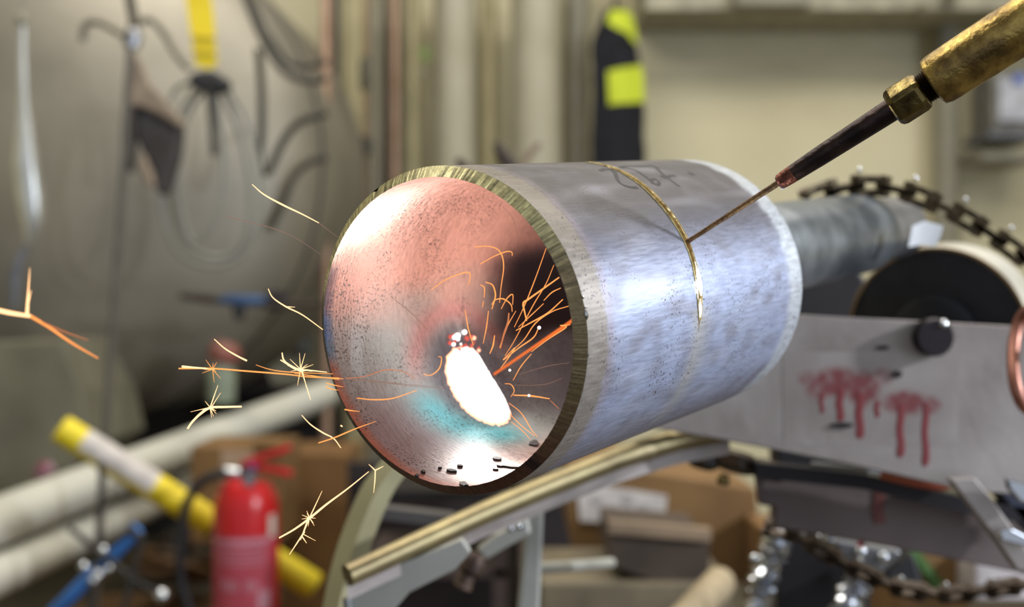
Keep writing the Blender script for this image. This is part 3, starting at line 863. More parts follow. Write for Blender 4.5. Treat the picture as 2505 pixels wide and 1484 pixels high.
# small dark clamps under the plate
for (x, y, w, hh2, lab) in ((1720, 1120, 42, 26, 'dark lump of scrap metal where the rail meets the plate'), (1800, 1130, 60, 24, 'dark scrap bolt block below the plate, beside the rail end'), (1880, 1150, 46, 22, 'dark scrap nut block left of the screwdriver')):
    mb = MB().lathe([(px(w * f, .82), px(q, .82)) for f, q in ((0.6, -hh2), (1, -hh2 * .6), (1, hh2 * .5), (0.7, hh2))], o=at(x, y, 0.82), axis=(0.3, 0.2, 1), n=8)
    tag(obj('scrap_block', mb, pmat('oily_black', (44, 38, 34), 0.5, 0.3, (70, 52, 30), 60)), lab, 'scrap', 'scrap blocks under the plate')
tag(obj('brass_fitting', MB().lathe([(px(v, .8), px(q, .8)) for v, q in ((10, -14), (16, -10), (16, 2), (12, 6), (12, 14))], o=at(1770, 1172, .80), axis=(0.2, .1, 1), n=6), M['brassnut']), 'small brass fitting stuck under the plate edge', 'fitting')

# ------------------------------------------------------------------ stand rail and legs under the pipe
st = thing('pipe_stand', 'steel pipe stand with sloping tube rail and curved leg below the pipe', 'stand', at(1100, 1600, .72))
def dd_(x): return interp([800, 1790], [0.66, 0.80], x)
rl = [(850, 1405), (1000, 1336), (1175, 1256), (1330, 1190), (1500, 1122), (1650, 1075), (1785, 1048)]
obj('rail', MB().tube([at(x, y + 2, dd_(x)) for x, y in rl], [px(28, dd_(x)) for x, y in rl], 16), M['brassrail'], st)
obj('rail_flange', MB().slab([at(x, y + 20, dd_(x)) for x, y in rl] + [at(x, y + 62, dd_(x)) for x, y in rl[::-1]], (0, 0.006, 0)), M['steelgrey'], st, smooth=False)
cl = [(985, 1120), (930, 1190), (885, 1290), (850, 1400), (825, 1520)]
fr = []; 
for (x, y), (nx, w) in zip([(q.x, q.y) for q in catmull([Vector((a, b, 0)) for a, b in cl], 6)], [(0, 0)] * 100): fr.append((x, y))
L1 = [(x - 42, y - 6) for x, y in fr]; R1 = [(x + 36, y + 8) for x, y in fr]
mb = MB()
obj('curved_leg', mb.grid([[at(a[0], a[1], .74), at((a[0] + b[0]) / 2, (a[1] + b[1]) / 2, .732), at(b[0], b[1], .74), at(b[0], b[1], .752), at((a[0] + b[0]) / 2, (a[1] + b[1]) / 2, .745), at(a[0], a[1], .752)] for a, b in zip(L1, R1)], wrap=True), M['leg'], st)
obj('gusset', MB().slab([at(x, y, 0.685) for x, y in ((860, 1420), (1000, 1370), (1130, 1318), (1152, 1350), (1110, 1395), (1000, 1450), (930, 1530), (850, 1530))], (0, 0.008, 0)), M['paleg'], st, smooth=False, bevel=0.001)
obj('bright_edge', MB().tube([at(850, 1462, .68), at(853, 1530, .68)], px(12, .68), 10), M['chrome'], st)
obj('leg', MB().slab([at(x, y, .80) for x, y in ((1290, 1232), (1332, 1218), (1318, 1540), (1262, 1540))], (0, 0.02, 0)), M['paleg'], st, smooth=False, bevel=0.002)
obj('brace', MB().slab([at(x, y, .775) for x, y in ((1165, 1345), (1210, 1310), (1292, 1266), (1300, 1306), (1230, 1345), (1185, 1372))], (0, 0.01, 0)), M['paleg'], st, smooth=False, bevel=0.002)
for (x, y) in ((1248, 1292), (1268, 1286)):
    obj('bolt_head', MB().lathe([(px(11, .77) * math.sin(PI * k / 8), -px(9, .77) * math.cos(PI * k / 8)) for k in range(9)], o=at(x, y, .768), axis=(0, 1, 0), n=12), M['chrome'], st)
obj('clevis', MB().lathe([(px(v, .77), px(q, .77)) for v, q in ((12, -52), (26, -44), (20, -10), (30, 0), (30, 26), (18, 44))], o=at(1150, 1395, .77), axis=(0.5, 0.1, 1), n=14), pmat('rusty_clevis', (104, 84, 70), 0.5, 0.4, (60, 44, 38), 60), st)
obj('cross_bar', MB().slab([at(x, y, .95) for x, y in ((920, 1240), (1110, 1262), (1110, 1290), (920, 1268))], (0, 0.02, 0)), pmat('grey_bar', (108, 104, 104), 0.5, 0.3), st, smooth=False)

# ------------------------------------------------------------------ background: wall pipes (vertical), back wall
def vpipe(x, w, d, m, name, label, y0=-60, y1=1500, dx=0.0, group='vertical pipes on the back wall', cat='pipe', wav=0.0, n=14):
    pts = [at(x + dx * t + wav * math.sin(t * 9), y0 + (y1 - y0) * t, d) for t in [i / 24 for i in range(25)]]
    return tag(obj(name, MB().tube(pts, px(w / 2, d), n), M[m]), label, cat, group)
vpipe(797, 26, 3.5, 'rose', 'wall_pipe', 'thin dull copper pipe rising full height beside the tank')
vpipe(821, 20, 3.9, 'darkpipe', 'wall_pipe', 'dark brown pipe just behind the copper pipe')
vpipe(866, 56, 4.2, 'cream2', 'wall_pipe', 'bright cream pipe with a dark bracket and red tap')
vpipe(897, 9, 4.1, 'rose', 'wall_pipe', 'hair-thin brown pipe beside the bright cream pipe')
vpipe(916, 24, 4.25, 'creamgrey', 'wall_pipe', 'narrow grey pipe left of the black cable')
vpipe(941, 18, 4.0, 'darkpipe', 'hanging_cable', 'black wavy cable hanging between the narrow pipes', cat='cable', wav=4, group=None) 
vpipe(966, 22, 4.25, 'rose', 'wall_pipe', 'beige pipe right of the black cable')
vpipe(985, 14, 4.25, 'olive', 'wall_pipe', 'thin olive pipe with a green tag beside it')
vpipe(1012, 30, 4.3, 'cream2', 'wall_pipe', 'slim yellow-cream pipe beside the first wide pipe')
vpipe(1113, 104, 4.2, 'cream', 'wall_pipe', 'wide cream pipe, left one of the two wide pipes')
vpipe(1195, 36, 4.3, 'cream2', 'wall_pipe', 'yellow-cream pipe between the two wide pipes')
vpipe(1312, 122, 4.15, 'cream', 'wall_pipe', 'wide cream pipe, nearer the jacket')
vpipe(1410, 60, 4.35, 'creamgrey', 'wall_pipe', 'grey pipe added for the shaded gap beside the jacket')  # grey upright added where only a shaded gap lies
vpipe(2315, 60, 4.4, 'creamgrey', 'wall_pipe', 'pale grey wall pipe left of the control box', y1=1500)
def box_t(name, x0, y0, x1, y1, d, th, m, label, cat, group=None, bevel=0.004, parent=None):
    o = obj(name, MB().slab([at(x0, y0, d), at(x1, y0, d), at(x1, y1, d), at(x0, y1, d)], (0, th, 0)), M[m] if isinstance(m, str) else m, parent=parent, smooth=False, bevel=bevel)
    if parent is None: tag(o, label, cat, group)
    return o
t_ = thing('pipe_clamp', 'dark pipe clamp with a small red tap on the cream pipe', 'clamp', at(885, 365, 4.1))
obj('clamp_body', MB().lathe([(px(v, 4.1), px(q, 4.1)) for v, q in ((14, -24), (24, -18), (24, 10), (12, 22))], o=at(886, 355, 4.05), axis=(.2, 0, 1), n=10), pmat('dark_grey_clamp', (66, 62, 56), 0.5), t_)
obj('tap', MB().lathe([(px(v, 4.1), px(q, 4.1)) for v, q in ((6, -20), (13, -14), (13, 12), (6, 16))], o=at(838, 362, 4.0), axis=(1, 0, .2), n=10), pmat('dull_red_tap', (168, 84, 62), 0.5), t_)
tag(obj('cable_gland', MB().lathe([(px(v, 4), px(q, 4)) for v, q in ((7, -42), (13, -30), (13, 30), (6, 44))], o=at(892, 180, 3.98), n=10), pmat('olive_gland', (92, 88, 70), 0.5)), 'small olive valve body on the hair-thin pipe', 'valve')
tg = thing('green_tag', 'small green tag with a brown tail hanging between pipes', 'tag', at(1040, 190, 4.1))
obj('tag_plate', MB().slab(blob(1040, 132, 12, 22, 4.1, jit=.1), (0, .01, 0)), pmat('leaf_green', (112, 134, 66), 0.6), tg, smooth=False)
obj('tag_tail', MB().slab(blob(1036, 175, 10, 18, 4.1, jit=.1), (0, .01, 0)), M['olive'], tg, smooth=False)
# dark leafy hooks poking up behind the pipe
hkp = thing('hook_post', 'dark post with splayed hook arms just showing above the pipe', 'post', (at(1255, 500, 1.8).x, 1.8, 0))
for (x0, y0, x1, y1, w) in ((1212, 350, 1262, 420, 17), (1120, 388, 1150, 425, 14)):
    obj('hook_arm', MB().tube([at(x0, y0, 1.8), at((x0 + x1) / 2 - 4, (y0 + y1) / 2, 1.8), at(x1, y1, 1.8), at(1256, 540, 1.8)], [px(w * .6, 1.8), px(w, 1.8), px(w * 1.1, 1.8), px(w, 1.8)], 10), pmat('brown_black', (56, 44, 38), 0.6), hkp)
obj('hook_arm', MB().tube([at(1320, 350, 1.8), at(1290, 385, 1.8), at(1262, 425, 1.8), at(1256, 500, 1.8)], px(8, 1.8), 8), pmat('taupe', (150, 128, 106), 0.6), hkp)
obj('post', MB().tube([at(1256, 480, 1.8), at(1256, 800, 1.8), Vector((at(1256, 800, 1.8).x, 1.8, 0))], px(16, 1.8), 10), M['darkpipe'], hkp)
# control box on right wall
cb = thing('control_box', 'grey wall box with pale screen and indicator light', 'control box', at(2490, 400, 4.3))
box_t('case', 2428, 172, 2560, 318, 4.25, 0.2, pmat('grey_case', (124, 122, 116), 0.5), None, None, parent=cb, bevel=0.01)
box_t('screen', 2446, 190, 2560, 296, 4.235, 0.02, 'screen', None, None, parent=cb)
obj('indicator', MB().lathe([(px(13, 4.2), -.01), (px(13, 4.2), .01)], o=at(2492, 192, 4.225), axis=(0, 1, 0), n=16), pmat('blue_lens', (120, 140, 220), 0.2), cb)
box_t('lower_shelf', 2420, 318, 2560, 338, 4.2, 0.25, 'grey', None, None, parent=cb)
box_t('bottom_tray', 2400, 372, 2560, 392, 4.2, 0.25, pmat('tray_grey', (140, 136, 122), .5), None, None, parent=cb)
for (x, y, r) in ((2251, 25, 15), (2322, -6, 16)):
    obj('knob', MB().lathe([(px(r * .5, 4.1), -0.03), (px(r, 4.1), -0.02), (px(r, 4.1), .0), (px(r * .5, 4.1), .05)], o=at(x, y, 4.11), axis=(0, 1, 0), n=16), M['olive'], trim)
box_t('beam_lamp', 1800, -40, 1985, 12, 4.05, 0.1, 'creamgrey', 'pale fitting under the overhead beam at the top edge', 'fitting')

# jacket
jk = thing('work_jacket', 'dark navy work jacket with two fluorescent yellow bands hanging on the wall', 'jacket', at(1512, 700, 4.2))
JR = [(22, 1510, 24), (34, 1510, 34), (60, 1506, 42), (95, 1500, 52), (130, 1500, 56), (170, 1506, 58), (220, 1510, 60), (300, 1512, 60), (385, 1513, 63), (520, 1513, 68), (660, 1513, 74)]
def jpt(y, th, off=0.0, d=4.2):
    xc = interp([a[0] for a in JR], [a[1] for a in JR], y); hw = interp([a[0] for a in JR], [a[2] for a in JR], y)
    fold = 1 + 0.09 * math.sin(th * 5 + y * 0.01) + 0.06 * noise.noise(Vector((th * 2, y * 0.02, 0)))
    c = at(xc, y, d)
    r = px(hw, d) * fold + off
    return c + Vector((r * math.cos(th), r * math.sin(th) * 0.6, 0))
rings = []
for i in range(41):
    y = 22 + (660 - 22) * i / 40
    rings.append([jpt(y, 2 * PI * k / 32) for k in range(32)])
mb = MB().grid(rings, wrap=True); mb.f.append(tuple(range(32))); mb.mi.append(0); mb.f.append(tuple(40 * 32 + k for k in range(32))); mb.mi.append(0)
obj('jacket_body', mb, M['navy'], jk)
def band(y0l, y1l, y0r, y1r, th0, th1):
    G = []
    for j in range(7):
        row = []
        for i in range(17):
            t = i / 16; th = th0 + (th1 - th0) * t
            a = y0l + (y0r - y0l) * t; b = y1l + (y1r - y1l) * t
            row.append(jpt(a + (b - a) * j / 6, th, 0.004))
        G.append(row)
    mb = MB().grid(G)
    G2 = [[p + Vector((0, 0.003, 0)) for p in r] for r in G]
    mb.grid([r[::-1] for r in G2])
    return obj('reflective_band', mb, M['hivis'], jk, fix=False)
band(28, 60, 30, 112, -2.1, -0.1)
band(180, 262, 158, 250, -2.0, -0.02)
obj('hanging_loop', MB().tube([at(1508, 26, 4.2), at(1504, 5, 4.25), at(1508, -10, 4.45)], px(5, 4.2), 8), M['black'], jk)

# ------------------------------------------------------------------ left: tank
tk = thing('storage_tank', 'large dull grey steel tank with domed end filling the left side', 'tank', at(210, 1250, 3.2))
TR = px(640, 3.28)
prof = [(TR * math.sin(t), -TR * 0.42 * math.cos(t)) for t in [PI / 2 * i / 18 for i in range(1, 19)]] + [(TR, 0.4), (TR, 0.68)]
obj('domed_end', MB().lathe(prof, o=at(150, 400, 3.28), axis=(0.06, 1, 0), n=96), M['tank'], tk)
obj('seam_ring', MB().lathe([(TR * 1.0 + 0.006 * math.cos(t), 0.02 + .006 * math.sin(t)) for t in [2 * PI * i / 8 for i in range(8)]], o=at(150, 400, 3.28), axis=(.06, 1, 0), n=96, closed=True), M['tankdark'], tk)
obj('saddle', MB().slab([at(x, y, 2.75) for x, y in ((-60, 838), (150, 834), (196, 960), (225, 1090), (60, 1300), (-60, 1300))], (0, 0.4, 0)), M['saddle'], tk, smooth=False, bevel=0.004)
# bright steel paddle added in the shape of a highlight streak
sp = thing('highlight_rod', 'bright rod shaped after a highlight streak, flared lower half, far left', 'rod', at(60, 760, 2.5))
pts = [(55, 40), (54, 120), (56, 240), (60, 330), (62, 400), (72, 480), (78, 540), (72, 600)]
wds = [9, 9, 13, 23, 34, 34, 27, 8]
obj('rod_body', MB().tube([at(x, y, 2.5) for x, y in pts], [px(w, 2.5) for w in wds], 16, flat=0.7, up=(1, 0, 0)), M['foil'] if False else pmat('highlight_bright_steel', (228, 228, 222), 0.25, 0.75, (205, 205, 198), 10), sp)
obj('suspension_wire', MB().tube([at(55, 45, 2.5), Vector((at(55, 45, 2.5).x, 2.5, 2.9))], 0.0012, 6), M['grey'], sp)
obj('rod_knob', MB().lathe([(px(15, 2.5) * math.sin(PI * k / 8), -px(18, 2.5) * math.cos(PI * k / 8)) for k in range(9)], o=at(54, 48, 2.5), n=16), M['creamgrey'], sp)
obj('rod_tail', MB().tube([at(x, y, 2.5) for x, y in ((66, 600), (45, 640), (36, 680), (34, 750))], [px(w, 2.5) for w in (7, 13, 16, 10)], 12), M['grey'], sp)
# cable with clamp, hooks, hanging wire
cbk = thing('hook_clamp', 'steel clamp with two hooks on a dark cable in front of the tank', 'clamp', at(320, 120, 2.45))
obj('clamp_body', MB().lathe([(px(v, 2.45), px(q, 2.45)) for v, q in ((10, -26), (22, -20), (22, 14), (12, 26))], o=at(325, 95, 2.45), axis=(.3, 0, 1), n=10), M['steel'], cbk)
obj('hook', MB().tube(catmull([at(x, y, 2.45) for x, y in ((300, 85), (262, 62), (228, 52), (208, 66), (202, 100))], 5), px(9, 2.45), 10), pmat('taupe_hook', (122, 114, 98), 0.5, .3), cbk)
obj('hook', MB().tube(catmull([at(x, y, 2.45) for x, y in ((345, 60), (365, 45), (400, 80), (430, 130), (462, 168))], 5), px(9, 2.45), 10), pmat('taupe_hook2', (128, 122, 106), 0.5, .3), cbk)
tag(obj('hanging_cable', MB().tube(catmull([at(x, y, 2.46) for x, y in ((310, -40), (322, 20), (328, 60), (320, 100))], 5), px(13, 2.46), 10), pmat('taupe_cable', (84, 76, 64), .6)), 'short taupe cable coming down from above to the hook clamp', 'cable')
tag(obj('hanging_wire', MB().tube(catmull([at(x, y, 2.3) for x, y in ((318, 120), (310, 250), (304, 380), (292, 560), (280, 740), (268, 900), (262, 1000), (252, 1140), (242, 1300), (236, 1500))], 4), px(9, 2.3), 8), pmat('dull_grey_wire', (104, 98, 90), 0.5, .3)), 'long thin grey wire hanging from the clamp past the yellow tube', 'wire')
# leather pouch / welding gauntlet
gl = thing('leather_pouch', 'taupe and dark leather tool pouch hanging from the cable', 'pouch', at(385, 480, 2.5))
obj('pouch_flap', MB().slab([at(x, y, 2.5) for x, y in ((318, 110), (340, 150), (365, 205), (400, 240), (432, 275), (455, 305), (440, 312), (400, 285), (350, 262), (318, 258))], (0, 0.02, 0)), M['leather'], gl, smooth=False, bevel=0.005)
obj('pouch_body', MB().slab([at(x, y, 2.52) for x, y in ((320, 255), (350, 262), (400, 283), (442, 308), (434, 380), (415, 440), (402, 478), (380, 470), (372, 420), (350, 380), (328, 330))], (0, 0.05, 0)), M['darkleather'], gl, smooth=False, bevel=0.01)
obj('dark_strap', MB().tube([at(x, y, 2.51) for x, y in ((322, 260), (325, 330), (318, 420))], px(12, 2.5), 8), M['darkpipe'], gl)
obj('pale_finger', MB().tube([at(x, y, 2.50) for x, y in ((348, 380), (358, 420), (374, 455))], [px(8, 2.5), px(13, 2.5), px(9, 2.5)], 8), M['leather'], gl)
# yellow strap with black clip and milky hose coil
ys = thing('yellow_tag_strap', 'bright yellow strap hanging from above into a black clip', 'strap', at(500, 225, 2.6))
obj('strap', MB().slab([at(x, y, 2.6) for x, y in ((448, -40), (512, -40), (522, 40), (530, 158), (512, 168), (478, 160), (466, 80))], (0, 0.006, 0)), M['yellow'], ys, smooth=False)
for y in (88, 124):
    obj('stitching', MB().slab([at(x, yy, 2.596) for x, yy in ((470, y), (526, y + 2), (526, y + 9), (470, y + 7))], (0, 0.004, 0)), pmat('ochre_stitch', (196, 170, 40), .6), ys, smooth=False)
obj('clip', MB().slab([at(x, y, 2.59) for x, y in ((455, 190), (478, 172), (520, 170), (560, 196), (556, 220), (520, 228), (490, 222), (462, 208))], (0, 0.04, 0)), M['black'], ys, smooth=False, bevel=0.008)
coils = [
    [(520, 195), (470, 260), (440, 340), (432, 430), (448, 530), (470, 592), (510, 560), (545, 480), (548, 380), (535, 280), (520, 200)],
    [(500, 195), (460, 240), (420, 330), (400, 430), (398, 520), (430, 610), (500, 650), (570, 640), (620, 580), (640, 490), (632, 400), (606, 300), (560, 220)],
    [(490, 200), (440, 210), (415, 260), (405, 380), (425, 520), (460, 600), (530, 630), (590, 600), (612, 500), (600, 380), (560, 260), (530, 200)]]
ch = thing('hose_coil', 'milky grey hose coil hanging from the black clip', 'hose', at(520, 650, 2.62))
for i, c in enumerate(coils):
    obj('hose_loop', MB().tube(catmull([at(x, y, 2.63 + 0.015 * i) for x, y in c], 5), px(6.5, 2.6), 10), M['clearhose'], ch)
obj('cord', MB().tube([at(512, 220, 2.6), at(520, 300, 2.6), at(524, 380, 2.6)], px(10, 2.6), 8), M['hose'], ys)
# black hoses on the wall
def hose(pts, w, d, m, label, name='hose', sub=6, cat='hose'):
    return tag(obj(name, MB().tube(catmull([at(x, y, d) for x, y in pts], sub), px(w / 2, d), 10), M[m] if isinstance(m, str) else m), label, cat)
hose([(590, -40), (612, 20), (636, 80), (668, 140), (708, 182), (760, 196), (800, 190)], 20, 2.75, 'hose', 'thick dark hose sweeping down from above, upper of two')
hose([(602, -40), (640, 60), (672, 110), (706, 152), (750, 162), (800, 150)], 17, 2.85, 'hose', 'second dark hose curving just inside the thick one')
hose([(632, 120), (640, 220), (640, 320), (636, 400), (656, 420), (690, 350), (730, 300), (800, 275)], 20, 2.8, 'hose', 'dark hose dropping straight then looping up to the copper pipe')
hose([(800, 385), (760, 395), (720, 430), (690, 500), (660, 560)], 18, 3.1, 'hose', 'dark hose curling down behind the copper pipe')
# blue-grip bar
bg_ = thing('bar_clamp', 'dark bar tool with a blue grip lying level behind the hose coil', 'tool', at(600, 765, 2.7))
obj('bar', MB().tube([at(440, 722, 2.7), at(500, 730, 2.7), at(560, 736, 2.7), at(690, 745, 2.7), at(770, 742, 2.7)], [px(v, 2.7) for v in (8, 11, 8, 8, 7)], 10), pmat('rusty_dark', (50, 36, 28), .6), bg_)
obj('grip', MB().tube([at(536, 734, 2.69), at(560, 733, 2.69), at(620, 735, 2.69), at(650, 734, 2.69)], [px(v, 2.7) for v in (8, 14, 14, 9)], 12), M['bluegrip'], bg_)
obj('jaw', MB().slab([at(x, y, 2.7) for x, y in ((648, 715), (690, 710), (705, 735), (690, 760), (650, 758))], (0, 0.03, 0)), M['flange'], bg_, smooth=False, bevel=.004)
obj('wall_peg', MB().tube([at(700, 745, 2.7), Vector((at(700, 745, 2.7).x, 4.5, at(700, 745, 2.7).z))], px(6, 2.7), 8), M['darkpipe'], bg_)
obj('screw', MB().lathe([(px(12, 2.7), -.02), (px(16, 2.7), .0), (px(8, 2.7), .02)], o=at(585, 758, 2.7), n=10), M['black'], bg_)
# bottle
bt = thing('spray_bottle', 'pale green bottle with a pink-red top beyond the sparks', 'bottle', at(540, 985, 2.9))
obj('bottle_body', MB().lathe([(px(v, 2.9), px(q, 2.9)) for v, q in ((30, -60), (34, -50), (34, 20), (20, 45), (12, 50))], o=at(542, 925, 2.9), n=20), pmat('pale_green_plastic', (150, 160, 138), 0.5), bt)
obj('bottle_top', MB().lathe([(px(v, 2.9), px(q, 2.9)) for v, q in ((14, -10), (38, 0), (40, 26), (24, 44))], o=at(545, 880, 2.9), axis=(.3, 0, 1), n=16), pmat('dull_rose_plastic', (150, 90, 78), 0.5), bt)
tag(obj('grey_bracket', MB().lathe([(px(v, 4.45), px(q, 4.45)) for v, q in ((16, -70), (24, -60), (24, 60), (14, 70))], o=at(742, 800, 4.455), n=16), pmat('blue_grey', (132, 132, 128), .5)), 'short blue-grey cylinder on the wall left of the pipe mouth', 'cylinder')
tag(obj('red_box', MB().slab([at(x, y, 4.435) for x, y in ((560, 820), (620, 840), (660, 940), (600, 1000), (560, 990))], (0, .06, 0)), pmat('very_dark_red', (52, 24, 26), .6), smooth=False, bevel=.005), 'very dark red box behind the pink-topped bottle', 'box')
# dark shelf unit mass beneath the tank
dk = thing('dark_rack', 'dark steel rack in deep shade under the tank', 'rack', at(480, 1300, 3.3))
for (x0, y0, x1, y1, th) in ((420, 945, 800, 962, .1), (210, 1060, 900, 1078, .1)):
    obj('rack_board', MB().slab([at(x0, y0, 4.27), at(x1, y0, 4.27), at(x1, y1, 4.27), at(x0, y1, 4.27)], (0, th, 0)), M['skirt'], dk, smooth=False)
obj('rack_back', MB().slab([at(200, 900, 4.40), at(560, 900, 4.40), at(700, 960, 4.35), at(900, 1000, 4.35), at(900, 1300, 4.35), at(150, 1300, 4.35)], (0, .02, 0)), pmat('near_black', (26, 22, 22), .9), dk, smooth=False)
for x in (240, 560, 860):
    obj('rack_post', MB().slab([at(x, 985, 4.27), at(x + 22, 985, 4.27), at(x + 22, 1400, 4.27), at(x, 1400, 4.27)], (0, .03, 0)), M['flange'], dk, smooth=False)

# ------------------------------------------------------------------ lower left: white pipes, yellow tube, extinguisher
def slant(name, a, b, w0, w1, d0, d1, m, label, cat='pipe', group=None, ext=0.0):
    p0, p1 = at(*a, d0), at(*b, d1)
    return tag(obj(name, MB().tube([p0.lerp(p1, t / 6) for t in range(7)], [px(w0, d0) + (px(w1, d1) - px(w0, d0)) * t / 6 for t in range(7)], 28), M[m]), label, cat, group)
slant('white_pipe', (-60, 1296), (800, 960), 62, 33, 2.25, 3.3, 'white', 'long off-white pipe running back, upper of the pair', group=None)
slant('white_pipe', (-60, 1432), (540, 1150), 52, 30, 2.2, 3.0, 'white', 'off-white pipe running back, lower of the pair', group=None)
slant('dark_pipe', (480, 1075), (830, 985), 26, 20, 3.0, 3.6, 'hose', 'dark grey pipe lying along the far end of the white pipe')
yt = thing('yellow_tube', 'yellow tube with long white label slanting behind the fire extinguisher', 'tube', at(770, 1480, 2.1))
ya, yb = at(152, 1050, 2.02), at(768, 1432, 2.12)
def yp(t): return ya.lerp(yb, t)
ry = px(35, 2.05)
obj('tube_body', MB().tube([yp(-0.012), yp(-0.004), yp(0.3), yp(0.61), yp(1)], [ry * .7, ry, ry, ry, ry], 28), M['yellow'], yt)
# label as wrapped sleeve on the upper side
G = []
tdir = (yb - ya).normalized(); uu = (Vector((0, 0, 1)) - tdir * tdir.z).normalized(); ww = tdir.cross(uu)
if ww.y > 0: ww = -ww
for i in range(9):
    t = 0.075 + 0.275 * i / 8
    G.append([yp(t) + (uu * math.cos(a) + ww * math.sin(a)) * (ry + 0.0006) for a in [0.0 + 2.0 * k / 10 for k in range(11)]])
obj('tube_label', MB().grid(G), M['label'], yt)['label'] = 'long white paper label'
for (a0, a1) in ((0.585, 0.60),):
    obj('tube_joint', MB().tube([yp(a0), yp(a1)], ry * 1.03, 28), M['hose'], yt)
# fire extinguisher
EX = at(602, 1190, 2.0); ER = px(79, 2.0)
fe = thing('fire_extinguisher', 'red fire extinguisher with lever handle and black hose', 'fire extinguisher', (EX.x, 2.0, EX.z - .36))
exb = Vector((EX.x, 2.0, EX.z))
obj('cylinder_body', MB().lathe([(ER * .9, -0.36), (ER, -0.345), (ER, -0.03), (ER * 0.93, -0.012), (ER * 0.78, 0.004), (ER * .5, 0.012), (ER * .2, 0.016)], o=exb, n=48), M['red'], fe)
G = []
for i in range(2):
    G.append([exb + Vector((ER * 1.006 * math.sin(a), -ER * 1.006 * math.cos(a), -0.070 - 0.17 * i)) for a in [-1.15 + 2.3 * k / 20 for k in range(21)]])
plb = obj('print_label', MB().grid(G), M['redlabel'], fe)
plb['label'] = 'faded pinkish-red instruction label'
def patch(zc, a0, a1, hh_, m, nm='print_line'):
    G = [[exb + Vector((ER * 1.012 * math.sin(a0 + (a1 - a0) * k / 12), -ER * 1.012 * math.cos(a0 + (a1 - a0) * k / 12), zc + s * hh_ / 2)) for k in range(13)] for s in (1, -1)]
    return obj(nm, MB().grid(G), M[m], fe if nm == 'white_sticker' else plb)
for i, z in enumerate((-0.088, -0.096, -0.104, -0.112)): patch(z, -0.75, 0.8, 0.0022, 'pinkprint')
patch(-0.078, -1.05, 1.0, 0.006, 'pinkprint')
for i, (a0, a1) in enumerate(((-0.55, -0.42), (-0.34, -0.24), (-0.16, -0.06), (0.2, 0.28), (0.34, 0.42), (0.48, 0.56))): patch(-0.146, a0, a1, 0.016 if i != 5 else 0.01, 'pinkprint', 'print_character')
patch(-0.170, 0.55, 1.0, 0.03, 'pinkprint', 'print_block')
patch(-0.057, 0.95, 1.25, 0.034, 'white', 'white_sticker')
vn = obj('valve_neck', MB().lathe([(px(v, 2), px(q, 2)) for v, q in ((16, 0), (16, 8), (24, 12), (24, 34), (14, 42), (14, 58))], o=exb + Vector((0.004, 0, 0.008)), n=20), M['steel'], fe)
obj('pressure_gauge', MB().lathe([(px(14, 2), -.012), (px(16, 2), -.006), (px(16, 2), .01)], o=at(613, 1172, 1.975), axis=(0, 1, 0), n=20), M['chrome'], vn)
obj('hose_fitting', MB().lathe([(px(12, 2), -.016), (px(16, 2), -.008), (px(16, 2), .012), (px(10, 2), .02)], o=at(568, 1157, 2.0), axis=(-1, 0, .1), n=16), M['chrome'], fe)
ul = obj('upper_lever', MB().slab([at(x, y, 1.985) for x, y in ((588, 1132), (600, 1124), (650, 1108), (702, 1088), (712, 1098), (698, 1108), (650, 1122), (612, 1142), (590, 1146))], (0, .018, 0)), M['red'], fe, smooth=False, bevel=.002)
obj('lower_lever', MB().slab([at(x, y, 1.985) for x, y in ((612, 1134), (650, 1138), (700, 1148), (716, 1158), (708, 1168), (680, 1160), (640, 1152), (610, 1148))], (0, .018, 0)), M['red'], fe, smooth=False, bevel=.002)
obj('safety_pin', MB().lathe([(px(12, 2) * math.sin(PI * k / 6), -px(8, 2) * math.cos(PI * k / 6)) for k in range(7)], o=at(617, 1142, 1.975), n=12), pmat('violet_seal', (110, 50, 110), .5), ul)
obj('discharge_hose', MB().tube(catmull([at(x, y, 1.97) for x, y in ((556, 1157), (520, 1164), (486, 1184), (462, 1220), (450, 1262), (444, 1330), (440, 1390), (448, 1440), (466, 1500), (480, 1560))], 5), px(12, 1.97), 12), M['black'], fe)
# support under extinguisher (bench top, just below frame)
bn = thing('low_bench', 'low wooden bench under the fire extinguisher, below the frame', 'bench', (EX.x, 2.2, 0))
zt = EX.z - .36
obj('bench_top', MB().box((EX.x, 2.1, zt - .02), .9, .5, .04), M['wood'], bn, smooth=False, bevel=.003)
for sx in (-1, 1):
    for sy in (-1, 1):
        obj('leg', MB().box((EX.x + sx * .38, 2.1 + sy * .2, (zt - .04) / 2), .05, .05, zt - .04), M['wood'], bn, smooth=False)
# cardboard box behind extinguisher
c1 = thing('cardboard_box', 'brown cardboard box with printed panel behind the extinguisher handle', 'box', at(590, 1300, 2.45))
box_t('carton', 466, 1092, 690, 1330, 2.4, 0.2, 'card', None, None, parent=c1, bevel=.003)
box_t('printed_panel', 540, 1100, 620, 1180, 2.397, 0.004, pmat('pale_print_panel', (186, 156, 128), .7), None, None, parent=c1, bevel=0)
box_t('flap', 620, 1080, 690, 1096, 2.38, 0.1, 'card', None, None, parent=c1, bevel=.001)
c2 = tag(box_t('cardboard_box', 690, 1110, 850, 1500, 2.6, .25, 'carddark', 'dark brown cardboard box half hidden by the curved leg', 'box'), 'dark brown cardboard box half hidden by the curved leg', 'box')
